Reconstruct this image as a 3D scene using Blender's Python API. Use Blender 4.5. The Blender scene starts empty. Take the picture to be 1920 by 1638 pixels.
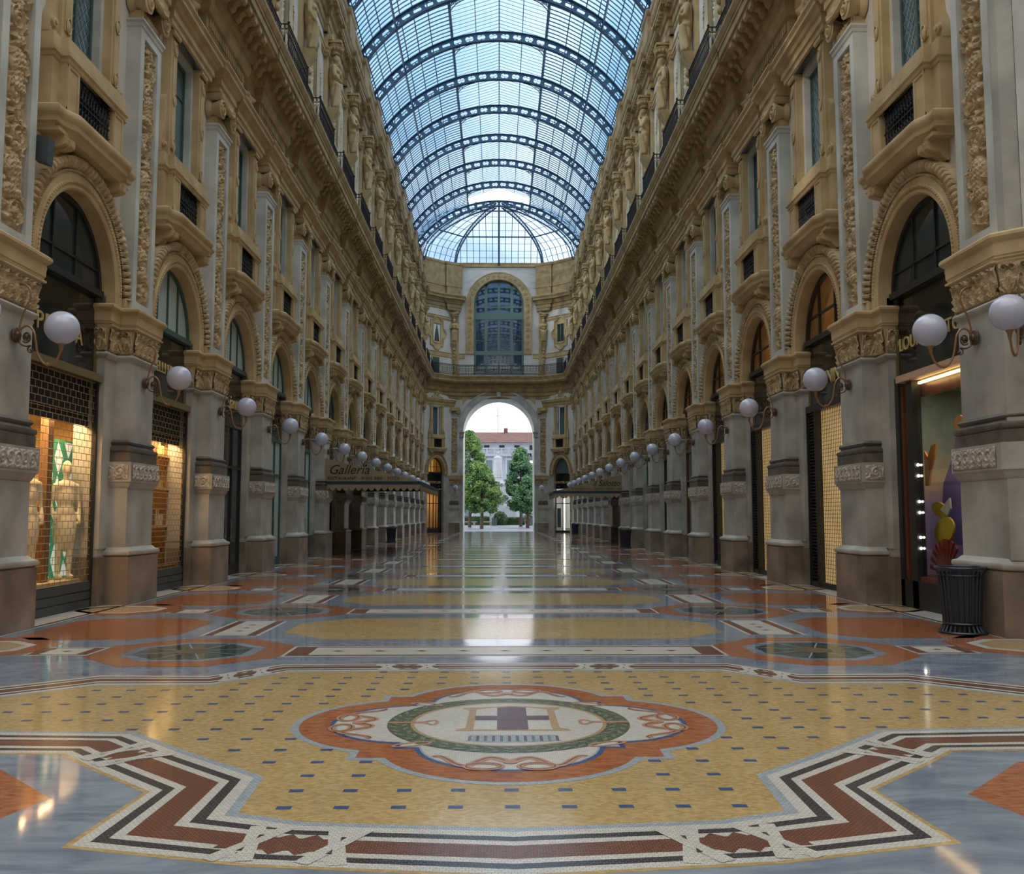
import bpy, math, random
import numpy as np
from math import sin, cos, pi, sqrt, atan2, hypot
from mathutils import Vector, Matrix

# ------------------------------------------------------------------ camera, world, sun, exposure
SC = bpy.context.scene
COL = SC.collection
F_PX = 1730.0
cam_d = bpy.data.cameras.new('camera')
cam_d.sensor_fit = 'HORIZONTAL'; cam_d.sensor_width = 36.0
cam_d.lens = F_PX / 1920 * 36.0
cam_d.clip_start = 0.05; cam_d.clip_end = 2000
cam = bpy.data.objects.new('camera', cam_d); COL.objects.link(cam)
cam.location = (0, 0, 1.62)
cam.rotation_euler = (pi / 2 + math.atan(147 / F_PX), 0, -math.atan(25 / F_PX))
SC.camera = cam

world = bpy.data.worlds.new('World'); SC.world = world
world.use_nodes = True
wn = world.node_tree.nodes; wl = world.node_tree.links; wn.clear()
w_out = wn.new('ShaderNodeOutputWorld'); w_bg = wn.new('ShaderNodeBackground')
w_tc = wn.new('ShaderNodeTexCoord'); w_sep = wn.new('ShaderNodeSeparateXYZ')
w_ramp = wn.new('ShaderNodeValToRGB')
wl.new(w_tc.outputs['Generated'], w_sep.inputs[0]); wl.new(w_sep.outputs['Z'], w_ramp.inputs[0])
e = w_ramp.color_ramp.elements
e[0].position = 0.0; e[0].color = (4.5, 3.9, 3.7, 1)
e[1].position = 0.72; e[1].color = (3.7, 3.6, 3.45, 1)
for p_, c_ in ((0.09, (4.5, 3.9, 3.7, 1)), (0.16, (1.5, 1.6, 1.8, 1)), (0.22, (0.40, 0.70, 1.15, 1)), (0.30, (0.20, 0.46, 0.92, 1)), (0.37, (0.42, 0.76, 1.12, 1)), (0.46, (0.62, 0.98, 1.28, 1)), (0.55, (0.9, 1.1, 1.35, 1))):
    q = e.new(p_); q.color = c_
w_noise = wn.new('ShaderNodeTexNoise'); w_noise.inputs['Scale'].default_value = 2.6
w_noise.inputs['Detail'].default_value = 7; w_noise.inputs['Roughness'].default_value = 0.55
w_map = wn.new('ShaderNodeMapping'); w_map.inputs['Scale'].default_value = (1.0, 0.35, 1.6)
w_map.inputs['Location'].default_value = (0.37, 0.2, 0.1)
wl.new(w_tc.outputs['Generated'], w_map.inputs[0]); wl.new(w_map.outputs[0], w_noise.inputs['Vector'])
w_cr = wn.new('ShaderNodeValToRGB'); w_cr.color_ramp.elements[0].position = 0.46; w_cr.color_ramp.elements[1].position = 0.66
w_a = wn.new('ShaderNodeMath'); w_a.operation = 'SUBTRACT'; w_a.inputs[1].default_value = 0.07      # a bright cloud bank lying along the arcade
w_b = wn.new('ShaderNodeMath'); w_b.operation = 'ABSOLUTE'; w_c = wn.new('ShaderNodeMapRange')
w_c.inputs[1].default_value = 0.0; w_c.inputs[2].default_value = 0.13; w_c.inputs[3].default_value = 0.13; w_c.inputs[4].default_value = -0.02
w_d = wn.new('ShaderNodeMath'); w_d.operation = 'ADD'
wl.new(w_sep.outputs['X'], w_a.inputs[0]); wl.new(w_a.outputs[0], w_b.inputs[0]); wl.new(w_b.outputs[0], w_c.inputs[0])
wl.new(w_noise.outputs['Fac'], w_d.inputs[0]); wl.new(w_c.outputs[0], w_d.inputs[1]); wl.new(w_d.outputs[0], w_cr.inputs[0])
w_mix = wn.new('ShaderNodeMixRGB'); w_mix.inputs['Color2'].default_value = (1.5, 1.55, 1.7, 1)
wl.new(w_cr.outputs[0], w_mix.inputs['Fac']); wl.new(w_ramp.outputs[0], w_mix.inputs['Color1'])
wl.new(w_mix.outputs[0], w_bg.inputs['Color']); wl.new(w_bg.outputs[0], w_out.inputs[0])
w_bg.inputs['Strength'].default_value = 1.0

sun_d = bpy.data.lights.new('sun', 'SUN'); sun_d.energy = 0.9; sun_d.angle = math.radians(1.0)
sun_d.color = (1.0, 0.86, 0.68)
sun = bpy.data.objects.new('sun', sun_d); COL.objects.link(sun)
sun.rotation_euler = Vector((-0.75, -0.45, 0.42)).to_track_quat('Z', 'Y').to_euler()

SC.view_settings.view_transform = 'Standard'; SC.view_settings.look = 'None'
SC.view_settings.exposure = -0.08; SC.view_settings.gamma = 1.0
try: SC.view_settings.use_curve_mapping = False
except Exception: pass
SC.cycles.use_denoising = True
SC.cycles.max_bounces = 8; SC.cycles.diffuse_bounces = 4; SC.cycles.glossy_bounces = 4
SC.cycles.transmission_bounces = 4; SC.cycles.transparent_max_bounces = 24
SC.cycles.caustics_reflective = False; SC.cycles.caustics_refractive = False
SC.cycles.sample_clamp_indirect = 6.0

W = 7.2            # half distance between the arcade walls
S = 4.8            # bay
NP = 16            # piers a side
PY = [12.95 + S * k for k in range(NP)]
CY = [15.35 + S * k for k in range(NP - 1)]
rnd = random.Random(7)

# ------------------------------------------------------------------ materials
MATS = {}
def mat(name, col, rough=0.7, metal=0.0, noise=None, bump=0.0, bscale=40.0, col2=None, nscale=3.0, spec=0.5,
        emit=None, estr=0.0, alpha=None, coat=0.0, detail=6, lo=0.35, hi=0.65, bdist=0.02):
    m = bpy.data.materials.new(name); m.use_nodes = True
    nt = m.node_tree; b = nt.nodes['Principled BSDF']
    b.inputs['Base Color'].default_value = (*col, 1)
    b.inputs['Roughness'].default_value = rough; b.inputs['Metallic'].default_value = metal
    b.inputs['Specular IOR Level'].default_value = spec
    if coat: b.inputs['Coat Weight'].default_value = coat
    tc = nt.nodes.new('ShaderNodeTexCoord')
    g = nt.nodes.new('ShaderNodeNewGeometry')
    if col2 is not None:
        n = nt.nodes.new('ShaderNodeTexNoise'); n.inputs['Scale'].default_value = nscale; n.inputs['Detail'].default_value = detail
        nt.links.new(g.outputs['Position'], n.inputs['Vector'])
        r = nt.nodes.new('ShaderNodeValToRGB'); r.color_ramp.elements[0].position = lo; r.color_ramp.elements[1].position = hi
        r.color_ramp.elements[0].color = (*col, 1); r.color_ramp.elements[1].color = (*col2, 1)
        nt.links.new(n.outputs['Fac'], r.inputs[0]); nt.links.new(r.outputs[0], b.inputs['Base Color'])
    if bump:
        n2 = nt.nodes.new('ShaderNodeTexNoise'); n2.inputs['Scale'].default_value = bscale; n2.inputs['Detail'].default_value = 4
        nt.links.new(g.outputs['Position'], n2.inputs['Vector'])
        bp = nt.nodes.new('ShaderNodeBump'); bp.inputs['Strength'].default_value = bump; bp.inputs['Distance'].default_value = bdist
        nt.links.new(n2.outputs['Fac'], bp.inputs['Height']); nt.links.new(bp.outputs[0], b.inputs['Normal'])
    if emit is not None:
        b.inputs['Emission Color'].default_value = (*emit, 1); b.inputs['Emission Strength'].default_value = estr
    MATS[name] = m
    return m

def mat_glass(name, tint, gloss=0.08, rough=0.03, ior=1.45):
    m = bpy.data.materials.new(name); m.use_nodes = True
    nt = m.node_tree; nt.nodes.clear()
    o = nt.nodes.new('ShaderNodeOutputMaterial'); t = nt.nodes.new('ShaderNodeBsdfTransparent'); t.inputs[0].default_value = (*tint, 1)
    gl = nt.nodes.new('ShaderNodeBsdfGlossy'); gl.inputs['Roughness'].default_value = rough
    # Schlick reflectance, the same from both sides of the sheet
    g = nt.nodes.new('ShaderNodeNewGeometry'); dp = nt.nodes.new('ShaderNodeVectorMath'); dp.operation = 'DOT_PRODUCT'
    ab = nt.nodes.new('ShaderNodeMath'); ab.operation = 'ABSOLUTE'; su = nt.nodes.new('ShaderNodeMath'); su.operation = 'SUBTRACT'; su.inputs[0].default_value = 1
    pw = nt.nodes.new('ShaderNodeMath'); pw.operation = 'POWER'; pw.inputs[1].default_value = 5
    mx = nt.nodes.new('ShaderNodeMixShader'); mul = nt.nodes.new('ShaderNodeMath'); mul.operation = 'MULTIPLY_ADD'; mul.use_clamp = True
    mul.inputs[1].default_value = 0.85 - gloss; mul.inputs[2].default_value = gloss
    nt.links.new(g.outputs['Normal'], dp.inputs[0]); nt.links.new(g.outputs['Incoming'], dp.inputs[1]); nt.links.new(dp.outputs['Value'], ab.inputs[0])
    nt.links.new(ab.outputs[0], su.inputs[1]); nt.links.new(su.outputs[0], pw.inputs[0]); nt.links.new(pw.outputs[0], mul.inputs[0]); nt.links.new(mul.outputs[0], mx.inputs[0])
    nt.links.new(t.outputs[0], mx.inputs[1]); nt.links.new(gl.outputs[0], mx.inputs[2]); nt.links.new(mx.outputs[0], o.inputs[0])
    MATS[name] = m
    return m

def mat_tiles(name, c1, c2, mortar, sx=0.03, sy=0.02, rough=0.16, rot=0.0, msize=0.06, bump=0.25, bias=0.0, big=None, spec=0.5):
    m = bpy.data.materials.new(name); m.use_nodes = True
    nt = m.node_tree; b = nt.nodes['Principled BSDF']; b.inputs['Roughness'].default_value = rough
    b.inputs['Specular IOR Level'].default_value = spec
    g = nt.nodes.new('ShaderNodeNewGeometry'); mp = nt.nodes.new('ShaderNodeMapping')
    mp.inputs['Rotation'].default_value = (0, 0, rot)
    nt.links.new(g.outputs['Position'], mp.inputs[0])
    br = nt.nodes.new('ShaderNodeTexBrick'); br.inputs['Scale'].default_value = 1.0
    br.inputs['Brick Width'].default_value = sx; br.inputs['Row Height'].default_value = sy
    br.inputs['Mortar Size'].default_value = sy * msize; br.inputs['Mortar Smooth'].default_value = 0.3
    br.inputs['Bias'].default_value = bias
    br.inputs['Color1'].default_value = (*c1, 1); br.inputs['Color2'].default_value = (*c2, 1); br.inputs['Mortar'].default_value = (*mortar, 1)
    nt.links.new(mp.outputs[0], br.inputs['Vector'])
    n = nt.nodes.new('ShaderNodeTexNoise'); n.inputs['Scale'].default_value = 1.3; n.inputs['Detail'].default_value = 5
    nt.links.new(g.outputs['Position'], n.inputs['Vector'])
    mr = nt.nodes.new('ShaderNodeMapRange'); mr.inputs[3].default_value = 0.82; mr.inputs[4].default_value = 1.15
    nt.links.new(n.outputs['Fac'], mr.inputs[0])
    mx = nt.nodes.new('ShaderNodeMixRGB'); mx.blend_type = 'MULTIPLY'; mx.inputs[0].default_value = 1
    nt.links.new(br.outputs['Color'], mx.inputs[1]); nt.links.new(mr.outputs[0], mx.inputs[2])
    nt.links.new(mx.outputs[0], b.inputs['Base Color'])
    bp = nt.nodes.new('ShaderNodeBump'); bp.inputs['Strength'].default_value = bump; bp.inputs['Distance'].default_value = 0.001
    n3 = nt.nodes.new('ShaderNodeTexNoise'); n3.inputs['Scale'].default_value = 14; n3.inputs['Detail'].default_value = 2
    nt.links.new(g.outputs['Position'], n3.inputs['Vector'])
    ad = nt.nodes.new('ShaderNodeMath'); ad.operation = 'MULTIPLY_ADD'; ad.inputs[1].default_value = -0.5
    nt.links.new(br.outputs['Fac'], ad.inputs[0]); nt.links.new(n3.outputs['Fac'], ad.inputs[2])
    nt.links.new(ad.outputs[0], bp.inputs['Height']); nt.links.new(bp.outputs[0], b.inputs['Normal'])
    MATS[name] = m
    return m

def mat_marble(name, c1, c2, rough=0.08, scale=1.2, dist=3.0):
    m = bpy.data.materials.new(name); m.use_nodes = True
    nt = m.node_tree; b = nt.nodes['Principled BSDF']; b.inputs['Roughness'].default_value = rough
    g = nt.nodes.new('ShaderNodeNewGeometry'); mp = nt.nodes.new('ShaderNodeMapping'); mp.inputs['Rotation'].default_value = (0, 0, 0.6)
    mp.inputs['Scale'].default_value = (1, 2.5, 1)
    nt.links.new(g.outputs['Position'], mp.inputs[0])
    n = nt.nodes.new('ShaderNodeTexNoise'); n.inputs['Scale'].default_value = scale; n.inputs['Detail'].default_value = 9
    n.inputs['Distortion'].default_value = dist; n.inputs['Roughness'].default_value = 0.62
    nt.links.new(mp.outputs[0], n.inputs['Vector'])
    r = nt.nodes.new('ShaderNodeValToRGB'); r.color_ramp.elements[0].position = 0.36; r.color_ramp.elements[1].position = 0.6
    r.color_ramp.elements[0].color = (*c2, 1); r.color_ramp.elements[1].color = (*c1, 1)
    nt.links.new(n.outputs['Fac'], r.inputs[0]); nt.links.new(r.outputs[0], b.inputs['Base Color'])
    n3 = nt.nodes.new('ShaderNodeTexNoise'); n3.inputs['Scale'].default_value = 6; n3.inputs['Detail'].default_value = 2
    nt.links.new(g.outputs['Position'], n3.inputs['Vector'])
    bp = nt.nodes.new('ShaderNodeBump'); bp.inputs['Strength'].default_value = 0.12; bp.inputs['Distance'].default_value = 0.002
    nt.links.new(n3.outputs['Fac'], bp.inputs['Height']); nt.links.new(bp.outputs[0], b.inputs['Normal'])
    MATS[name] = m
    return m

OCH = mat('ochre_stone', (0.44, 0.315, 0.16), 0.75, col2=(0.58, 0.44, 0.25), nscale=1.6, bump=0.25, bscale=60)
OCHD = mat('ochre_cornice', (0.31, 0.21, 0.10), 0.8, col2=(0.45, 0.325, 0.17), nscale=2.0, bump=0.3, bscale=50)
CARV = mat('carved_stone', (0.40, 0.29, 0.16), 0.8, col2=(0.62, 0.49, 0.31), nscale=5.0, bump=0.5, bscale=70)
CREAM = mat('cream_carving', (0.56, 0.48, 0.34), 0.8, col2=(0.66, 0.58, 0.42), nscale=3.0, bump=0.4, bscale=70)
PLAST = mat('white_plaster', (0.60, 0.57, 0.54), 0.8, col2=(0.71, 0.69, 0.66), nscale=0.8, bump=0.15, bscale=30)
MARB = mat('white_marble', (0.42, 0.43, 0.40), 0.5, col2=(0.64, 0.65, 0.61), nscale=1.1, bump=0.1, bscale=20)
GREY = mat('grey_marble', (0.29, 0.275, 0.245), 0.45, col2=(0.52, 0.505, 0.46), nscale=1.5, bump=0.15, bscale=60, lo=0.3, hi=0.7)
GRAN = mat('brown_granite', (0.12, 0.092, 0.072), 0.5, col2=(0.36, 0.28, 0.21), nscale=1.3, bump=0.2, bscale=120, lo=0.3, hi=0.72)
DARKB = mat('dark_stone', (0.085, 0.070, 0.060), 0.45, col2=(0.15, 0.125, 0.105), nscale=4, bump=0.2, bscale=60)
FRZ = mat('pale_frieze', (0.36, 0.32, 0.27), 0.7, col2=(0.62, 0.57, 0.50), nscale=14.0, bump=0.6, bscale=60, lo=0.4, hi=0.6)
IRON = mat('black_iron', (0.018, 0.020, 0.026), 0.5, metal=0.3)
IRONR = mat('roof_iron', (0.03, 0.085, 0.16), 0.55, metal=0.1)
BRONZE = mat('copper_bronze', (0.36, 0.17, 0.08), 0.45, metal=0.45, col2=(0.28, 0.20, 0.10), nscale=9)
BRONZD = mat('dark_bronze', (0.12, 0.075, 0.045), 0.5, metal=0.4)
GLOBE = mat('opal_glass', (0.52, 0.55, 0.70), 0.12, coat=0.3)
BLACKG = mat('black_fascia_glass', (0.012, 0.012, 0.014), 0.06, spec=0.7)
GOLD = mat('gold_letters', (0.75, 0.58, 0.25), 0.35, metal=0.4)
BRASS = mat('brass_strip', (0.30, 0.23, 0.12), 0.4, metal=0.6)
STEELG = mat('grey_slats', (0.07, 0.085, 0.095), 0.5, metal=0.2)
GRILL = mat('grille_metal', (0.36, 0.30, 0.20), 0.4, metal=0.6)
DARKF = mat('dark_frame', (0.02, 0.022, 0.024), 0.4)
TEALF = mat('teal_frame', (0.05, 0.10, 0.10), 0.5)
GREENF = mat('green_frame', (0.16, 0.24, 0.22), 0.5)
MAROON = mat('mahogany_frame', (0.10, 0.035, 0.018), 0.3, col2=(0.16, 0.06, 0.03), nscale=6)
BLIND = mat('pale_blind', (0.42, 0.50, 0.48), 0.6)
DARKROOM = mat('dark_interior', (0.02, 0.018, 0.016), 0.9)
WARMW = mat('shop_wall', (0.75, 0.55, 0.28), 0.7)
WARMD = mat('shop_brown', (0.20, 0.11, 0.05), 0.6)
CREAMD = mat('pale_mannequin', (0.80, 0.70, 0.48), 0.5)
GREENP = mat('glowing_green_poster', (0.03, 0.24, 0.13), 0.5, emit=(0.03, 0.24, 0.13), estr=0.5)  # poster colour also glows by itself, as if lit
WHITEP = mat('glowing_white_poster', (0.85, 0.85, 0.80), 0.5, emit=(0.8, 0.8, 0.72), estr=0.5)  # same painted-in glow for the white print
LAMPW = mat('warm_lamp', (1, 0.8, 0.5), 0.5, emit=(1.0, 0.62, 0.25), estr=9)
LAMPC = mat('bright_lamp', (1, 1, 1), 0.5, emit=(1.0, 0.92, 0.80), estr=9)
WINW = mat('lit_window', (0.5, 0.3, 0.1), 0.5, emit=(1.0, 0.52, 0.16), estr=0.45, col2=(0.75, 0.5, 0.2), nscale=2.5)
CANV = mat('awning_canvas', (0.30, 0.22, 0.13), 0.85, col2=(0.36, 0.27, 0.16), nscale=3)
CANVB = mat('awning_trim', (0.02, 0.045, 0.07), 0.8)
BINM = mat('bin_metal', (0.045, 0.055, 0.075), 0.35, metal=0.5)
CURT = mat('white_curtain', (0.75, 0.77, 0.74), 0.8)
WGLASS = mat_glass('window_glass', (0.55, 0.66, 0.70), 0.22)
SGLASS = mat_glass('shop_glass', (0.85, 0.88, 0.86), 0.05)
RGLASS = mat_glass('roof_glass', (0.74, 0.90, 1.0), 0.02, 0.05)
BLACKWIN = mat('dark_pane', (0.03, 0.045, 0.05), 0.06, spec=0.6)
BLUEWIN = mat('blue_pane', (0.10, 0.16, 0.18), 0.05, spec=0.7)
SKYPANE = mat('sky_tinted_pane', (0.42, 0.58, 0.72), 0.08, metal=0.75)  # blue of the reflected sky is put into the pane colour
F_BLUE = mat_marble('floor_grey_marble', (0.27, 0.325, 0.40), (0.16, 0.20, 0.27), 0.06, 0.9, 2.0)
F_YEL = mat_tiles('floor_yellow_mosaic', (0.40, 0.285, 0.12), (0.56, 0.425, 0.205), (0.40, 0.28, 0.11), 0.035, 0.018, 0.11, msize=0.05)
F_ORG = mat_marble('floor_orange_marble', (0.42, 0.165, 0.075), (0.27, 0.09, 0.042), 0.10, 9.0, 0.6)
F_WHT = mat_tiles('floor_white_mosaic', (0.56, 0.56, 0.53), (0.66, 0.66, 0.62), (0.36, 0.35, 0.33), 0.03, 0.022, 0.2, msize=0.10)
F_BLK = mat_tiles('floor_black_mosaic', (0.022, 0.025, 0.032), (0.04, 0.042, 0.05), (0.12, 0.12, 0.12), 0.03, 0.022, 0.18, msize=0.10)
F_BRN = mat_tiles('floor_brown_mosaic', (0.105, 0.038, 0.027), (0.155, 0.055, 0.036), (0.30, 0.20, 0.15), 0.03, 0.018, 0.2, msize=0.06)
F_LBL = mat_tiles('floor_paleblue_mosaic', (0.30, 0.38, 0.45), (0.42, 0.48, 0.54), (0.2, 0.22, 0.25), 0.03, 0.022, 0.2, msize=0.08)
F_DBL = mat_tiles('floor_darkblue_mosaic', (0.02, 0.07, 0.24), (0.04, 0.11, 0.32), (0.1, 0.1, 0.12), 0.03, 0.022, 0.2)
F_GRN = mat_tiles('floor_green_mosaic', (0.07, 0.10, 0.07), (0.17, 0.21, 0.14), (0.04, 0.05, 0.04), 0.05, 0.035, 0.2, msize=0.12)
F_PNK = mat_tiles('floor_ribbon_mosaic', (0.45, 0.24, 0.15), (0.55, 0.32, 0.22), (0.25, 0.1, 0.06), 0.02, 0.014, 0.2)
F_TAN = mat_tiles('floor_tan_mosaic', (0.42, 0.30, 0.16), (0.5, 0.36, 0.2), (0.2, 0.14, 0.08), 0.02, 0.014, 0.2)
F_PUR = mat_tiles('floor_violet_mosaic', (0.10, 0.055, 0.085), (0.14, 0.08, 0.11), (0.2, 0.18, 0.2), 0.02, 0.014, 0.2)
F_GLS = mat('floor_glass_grate', (0.035, 0.06, 0.055), 0.07, col2=(0.08, 0.11, 0.10), nscale=4, spec=0.6)
F_GRT = mat('floor_grate_metal', (0.10, 0.08, 0.05), 0.4, metal=0.5, col2=(0.25, 0.2, 0.13), nscale=60)
LEAF = mat('tree_leaves', (0.05, 0.14, 0.035), 0.6, col2=(0.17, 0.30, 0.07), nscale=0.9, lo=0.4, hi=0.6)
LEAFB = mat('tree_leaves_blue', (0.04, 0.13, 0.06), 0.6, col2=(0.13, 0.27, 0.10), nscale=0.8, lo=0.4, hi=0.6)
HEDGE = mat('hedge_leaves', (0.02, 0.06, 0.018), 0.7, col2=(0.05, 0.12, 0.03), nscale=6)
BARK = mat('tree_bark', (0.10, 0.07, 0.05), 0.9, bump=0.5, bscale=20)
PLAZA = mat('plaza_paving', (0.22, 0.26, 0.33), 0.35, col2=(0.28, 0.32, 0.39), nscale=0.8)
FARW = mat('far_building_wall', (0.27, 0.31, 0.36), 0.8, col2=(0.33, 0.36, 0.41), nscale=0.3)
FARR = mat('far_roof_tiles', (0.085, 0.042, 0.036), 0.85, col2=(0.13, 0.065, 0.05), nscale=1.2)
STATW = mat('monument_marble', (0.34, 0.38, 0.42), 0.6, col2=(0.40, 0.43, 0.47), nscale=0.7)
BENCH = mat('bench_stone', (0.34, 0.32, 0.29), 0.7)

# ------------------------------------------------------------------ mesh helpers
class MB:
    def __init__(s): s.v = []; s.f = []; s.m = []
    def add(s, vs, fs, mi=0):
        o = len(s.v); s.v.extend([tuple(map(float, v)) for v in vs])
        for f in fs: s.f.append(tuple(o + i for i in f)); s.m.append(mi)
    def box(s, x0, x1, y0, y1, z0, z1, mi=0):
        vs = [(x, y, z) for x in (x0, x1) for y in (y0, y1) for z in (z0, z1)]
        s.add(vs, [(0, 1, 3, 2), (4, 6, 7, 5), (0, 4, 5, 1), (2, 3, 7, 6), (0, 2, 6, 4), (1, 5, 7, 3)], mi)
    def quad(s, a, b, c, d, mi=0): s.add([a, b, c, d], [(0, 1, 2, 3)], mi)
    def rings(s, rings, mi=0, closed=True, caps=True, cap_ring=True):
        n = len(rings[0]); vs = [p for r in rings for p in r]; fs = []
        for i in range(len(rings) - 1):
            for j in range(n if closed else n - 1):
                k = (j + 1) % n
                fs.append((i * n + j, i * n + k, (i + 1) * n + k, (i + 1) * n + j))
        if caps and closed:
            fs.append(tuple(range(n - 1, -1, -1))); fs.append(tuple((len(rings) - 1) * n + j for j in range(n)))
        s.add(vs, fs, mi)
    def prism(s, poly, a0, a1, axis='x', mi=0):
        def P(p, a):
            if axis == 'x': return (a, p[0], p[1])
            if axis == 'y': return (p[0], a, p[1])
            return (p[0], p[1], a)
        s.rings([[P(p, a0) for p in poly], [P(p, a1) for p in poly]], mi)
    def sweep(s, path, prof, mi=0, z0=0.0):
        """path [(x,y)] with outward side on its right; prof [(offset, z)]"""
        n = len(path); off = []
        for i in range(n):
            ds = []
            if i > 0: ds.append(Vector((path[i][0] - path[i-1][0], path[i][1] - path[i-1][1])).normalized())
            if i < n - 1: ds.append(Vector((path[i+1][0] - path[i][0], path[i+1][1] - path[i][1])).normalized())
            ns = [Vector((d.y, -d.x)) for d in ds]
            if len(ns) == 1: off.append(ns[0])
            else: off.append((ns[0] + ns[1]) / max(0.3, 1 + ns[0].dot(ns[1])))
        rings = [[(path[i][0] + off[i].x * o, path[i][1] + off[i].y * o, z0 + z) for (o, z) in prof] for i in range(n)]
        vs = [p for r in rings for p in r]; m = len(prof); fs = []
        for i in range(n - 1):
            for j in range(m - 1):
                fs.append((i * m + j, (i + 1) * m + j, (i + 1) * m + j + 1, i * m + j + 1))
        s.add(vs, fs, mi)
    def lathe(s, prof, c=(0, 0, 0), seg=16, mi=0, axis='z'):
        rings = []
        for (r, h) in prof:
            ring = []
            for k in range(seg):
                a = 2 * pi * k / seg; x, y = r * cos(a), r * sin(a)
                if axis == 'z': p = (c[0] + x, c[1] + y, c[2] + h)
                elif axis == 'x': p = (c[0] + h, c[1] + x, c[2] + y)
                else: p = (c[0] + x, c[1] + h, c[2] + y)
                ring.append(p)
            rings.append(ring)
        s.rings(rings, mi)
    def sphere(s, c, r, seg=16, rg=10, mi=0, sc=(1, 1, 1)):
        rings = []
        for i in range(rg + 1):
            t = pi * i / rg; rr = max(1e-4, sin(t))
            rings.append([(c[0] + r * sc[0] * rr * cos(2*pi*k/seg), c[1] + r * sc[1] * rr * sin(2*pi*k/seg), c[2] - r * sc[2] * cos(t)) for k in range(seg)])
        s.rings(rings, mi, caps=True)
    def tube(s, pts, r, seg=6, mi=0, caps=True):
        pts = [Vector(p) for p in pts]; n = len(pts)
        if not hasattr(r, '__len__'): r = [r] * n
        t0 = (pts[1] - pts[0]).normalized()
        up = Vector((0, 0, 1)) if abs(t0.z) < 0.9 else Vector((1, 0, 0))
        u = t0.cross(up).normalized(); rings = []
        for i in range(n):
            t = (pts[min(i + 1, n - 1)] - pts[max(i - 1, 0)]).normalized()
            u = (u - t * u.dot(t)).normalized(); w = t.cross(u)
            rings.append([tuple(pts[i] + (u * cos(2*pi*k/seg) + w * sin(2*pi*k/seg)) * r[i]) for k in range(seg)])
        s.rings(rings, mi, caps=caps)
    def bar(s, a, b, w, h=None, mi=0):
        s.tube([a, b], (w if h is None else max(w, h)) * 0.7, 4, mi)
    def grid(s, P, mi=0):
        """P: numpy array (nu, nv, 3)"""
        nu, nv = P.shape[:2]; o = len(s.v); s.v.extend(map(tuple, P.reshape(-1, 3).tolist()))
        for i in range(nu - 1):
            for j in range(nv - 1):
                s.f.append((o + i*nv + j, o + (i+1)*nv + j, o + (i+1)*nv + j + 1, o + i*nv + j + 1)); s.m.append(mi)
    def arch(s, prof, yc, zc, a0=0.0, a1=pi, seg=32, mi=0):
        """prof [(radius, x)] swept round a half circle in the local yz plane"""
        rings = []
        for k in range(seg + 1):
            a = a0 + (a1 - a0) * k / seg
            rings.append([(x, yc + r * cos(a), zc + r * sin(a)) for (r, x) in prof])
        m = len(prof); vs = [p for r in rings for p in r]; fs = []
        for i in range(seg):
            for j in range(m - 1):
                fs.append((i*m + j, (i+1)*m + j, (i+1)*m + j + 1, i*m + j + 1))
        s.add(vs, fs, mi)
    def mesh(s, name, mats, zb=0.0, smooth=None):
        me = bpy.data.meshes.new(name)
        v = [(a, b, c - zb) for a, b, c in s.v] if zb else s.v
        me.from_pydata(v, [], s.f)
        if not isinstance(mats, (list, tuple)): mats = [mats]
        for m in mats: me.materials.append(m)
        if len(mats) > 1: me.polygons.foreach_set('material_index', s.m)
        me.validate()
        if smooth is not None:
            me.polygons.foreach_set('use_smooth', [True] * len(me.polygons))
            me.set_sharp_from_angle(angle=math.radians(smooth))
        me.update()
        return me
    def build(s, name, mats, parent=None, zb=0.0, smooth=None):
        return mobj(name, s.mesh(name, mats, zb, smooth), parent)

def mobj(name, me, parent=None):
    o = bpy.data.objects.new(name, me); COL.objects.link(o)
    if parent is not None: o.parent = parent
    return o
def tag(o, label=None, cat=None, group=None, kind=None):
    if label: o['label'] = label
    if cat: o['category'] = cat
    if group: o['group'] = group
    if kind: o['kind'] = kind
    return o
def thing(name, label, cat, loc=(0, 0, 0), rz=0.0, group=None, kind=None):
    o = bpy.data.objects.new(name, None); COL.objects.link(o); o.empty_display_size = 0.3
    o.location = loc; o.rotation_euler = (0, 0, rz)
    return tag(o, label, cat, group, kind)
CH = {}
def kids(o): return [c for c in o.children]
def copy_tree(o, parent=None):
    c = o.copy(); COL.objects.link(c); c.parent = parent
    for ch in list(o.children): copy_tree(ch, c)
    return c
PROTO = {}
def place(key, maker, loc, rz, label, group=None, skip=()):
    """the first placing moves the made thing itself, later ones are copies with their parts"""
    if key not in PROTO:
        o = maker(); PROTO[key] = o
    else:
        o = copy_tree(PROTO[key])
    o.location = loc; o.rotation_euler = (0, 0, rz)
    o['label'] = label
    if group: o['group'] = group
    return o
ORD = ['first', 'second', 'third', 'fourth', 'fifth', 'sixth', 'seventh', 'eighth', 'ninth', 'tenth', 'eleventh', 'twelfth',
       'thirteenth', 'fourteenth', 'fifteenth', 'sixteenth', 'seventeenth']
SIDES = (('left', -1), ('right', 1))
def sideplace(side, y): return ((-W, y), 0.0) if side == 'left' else ((W, y), pi)

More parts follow.
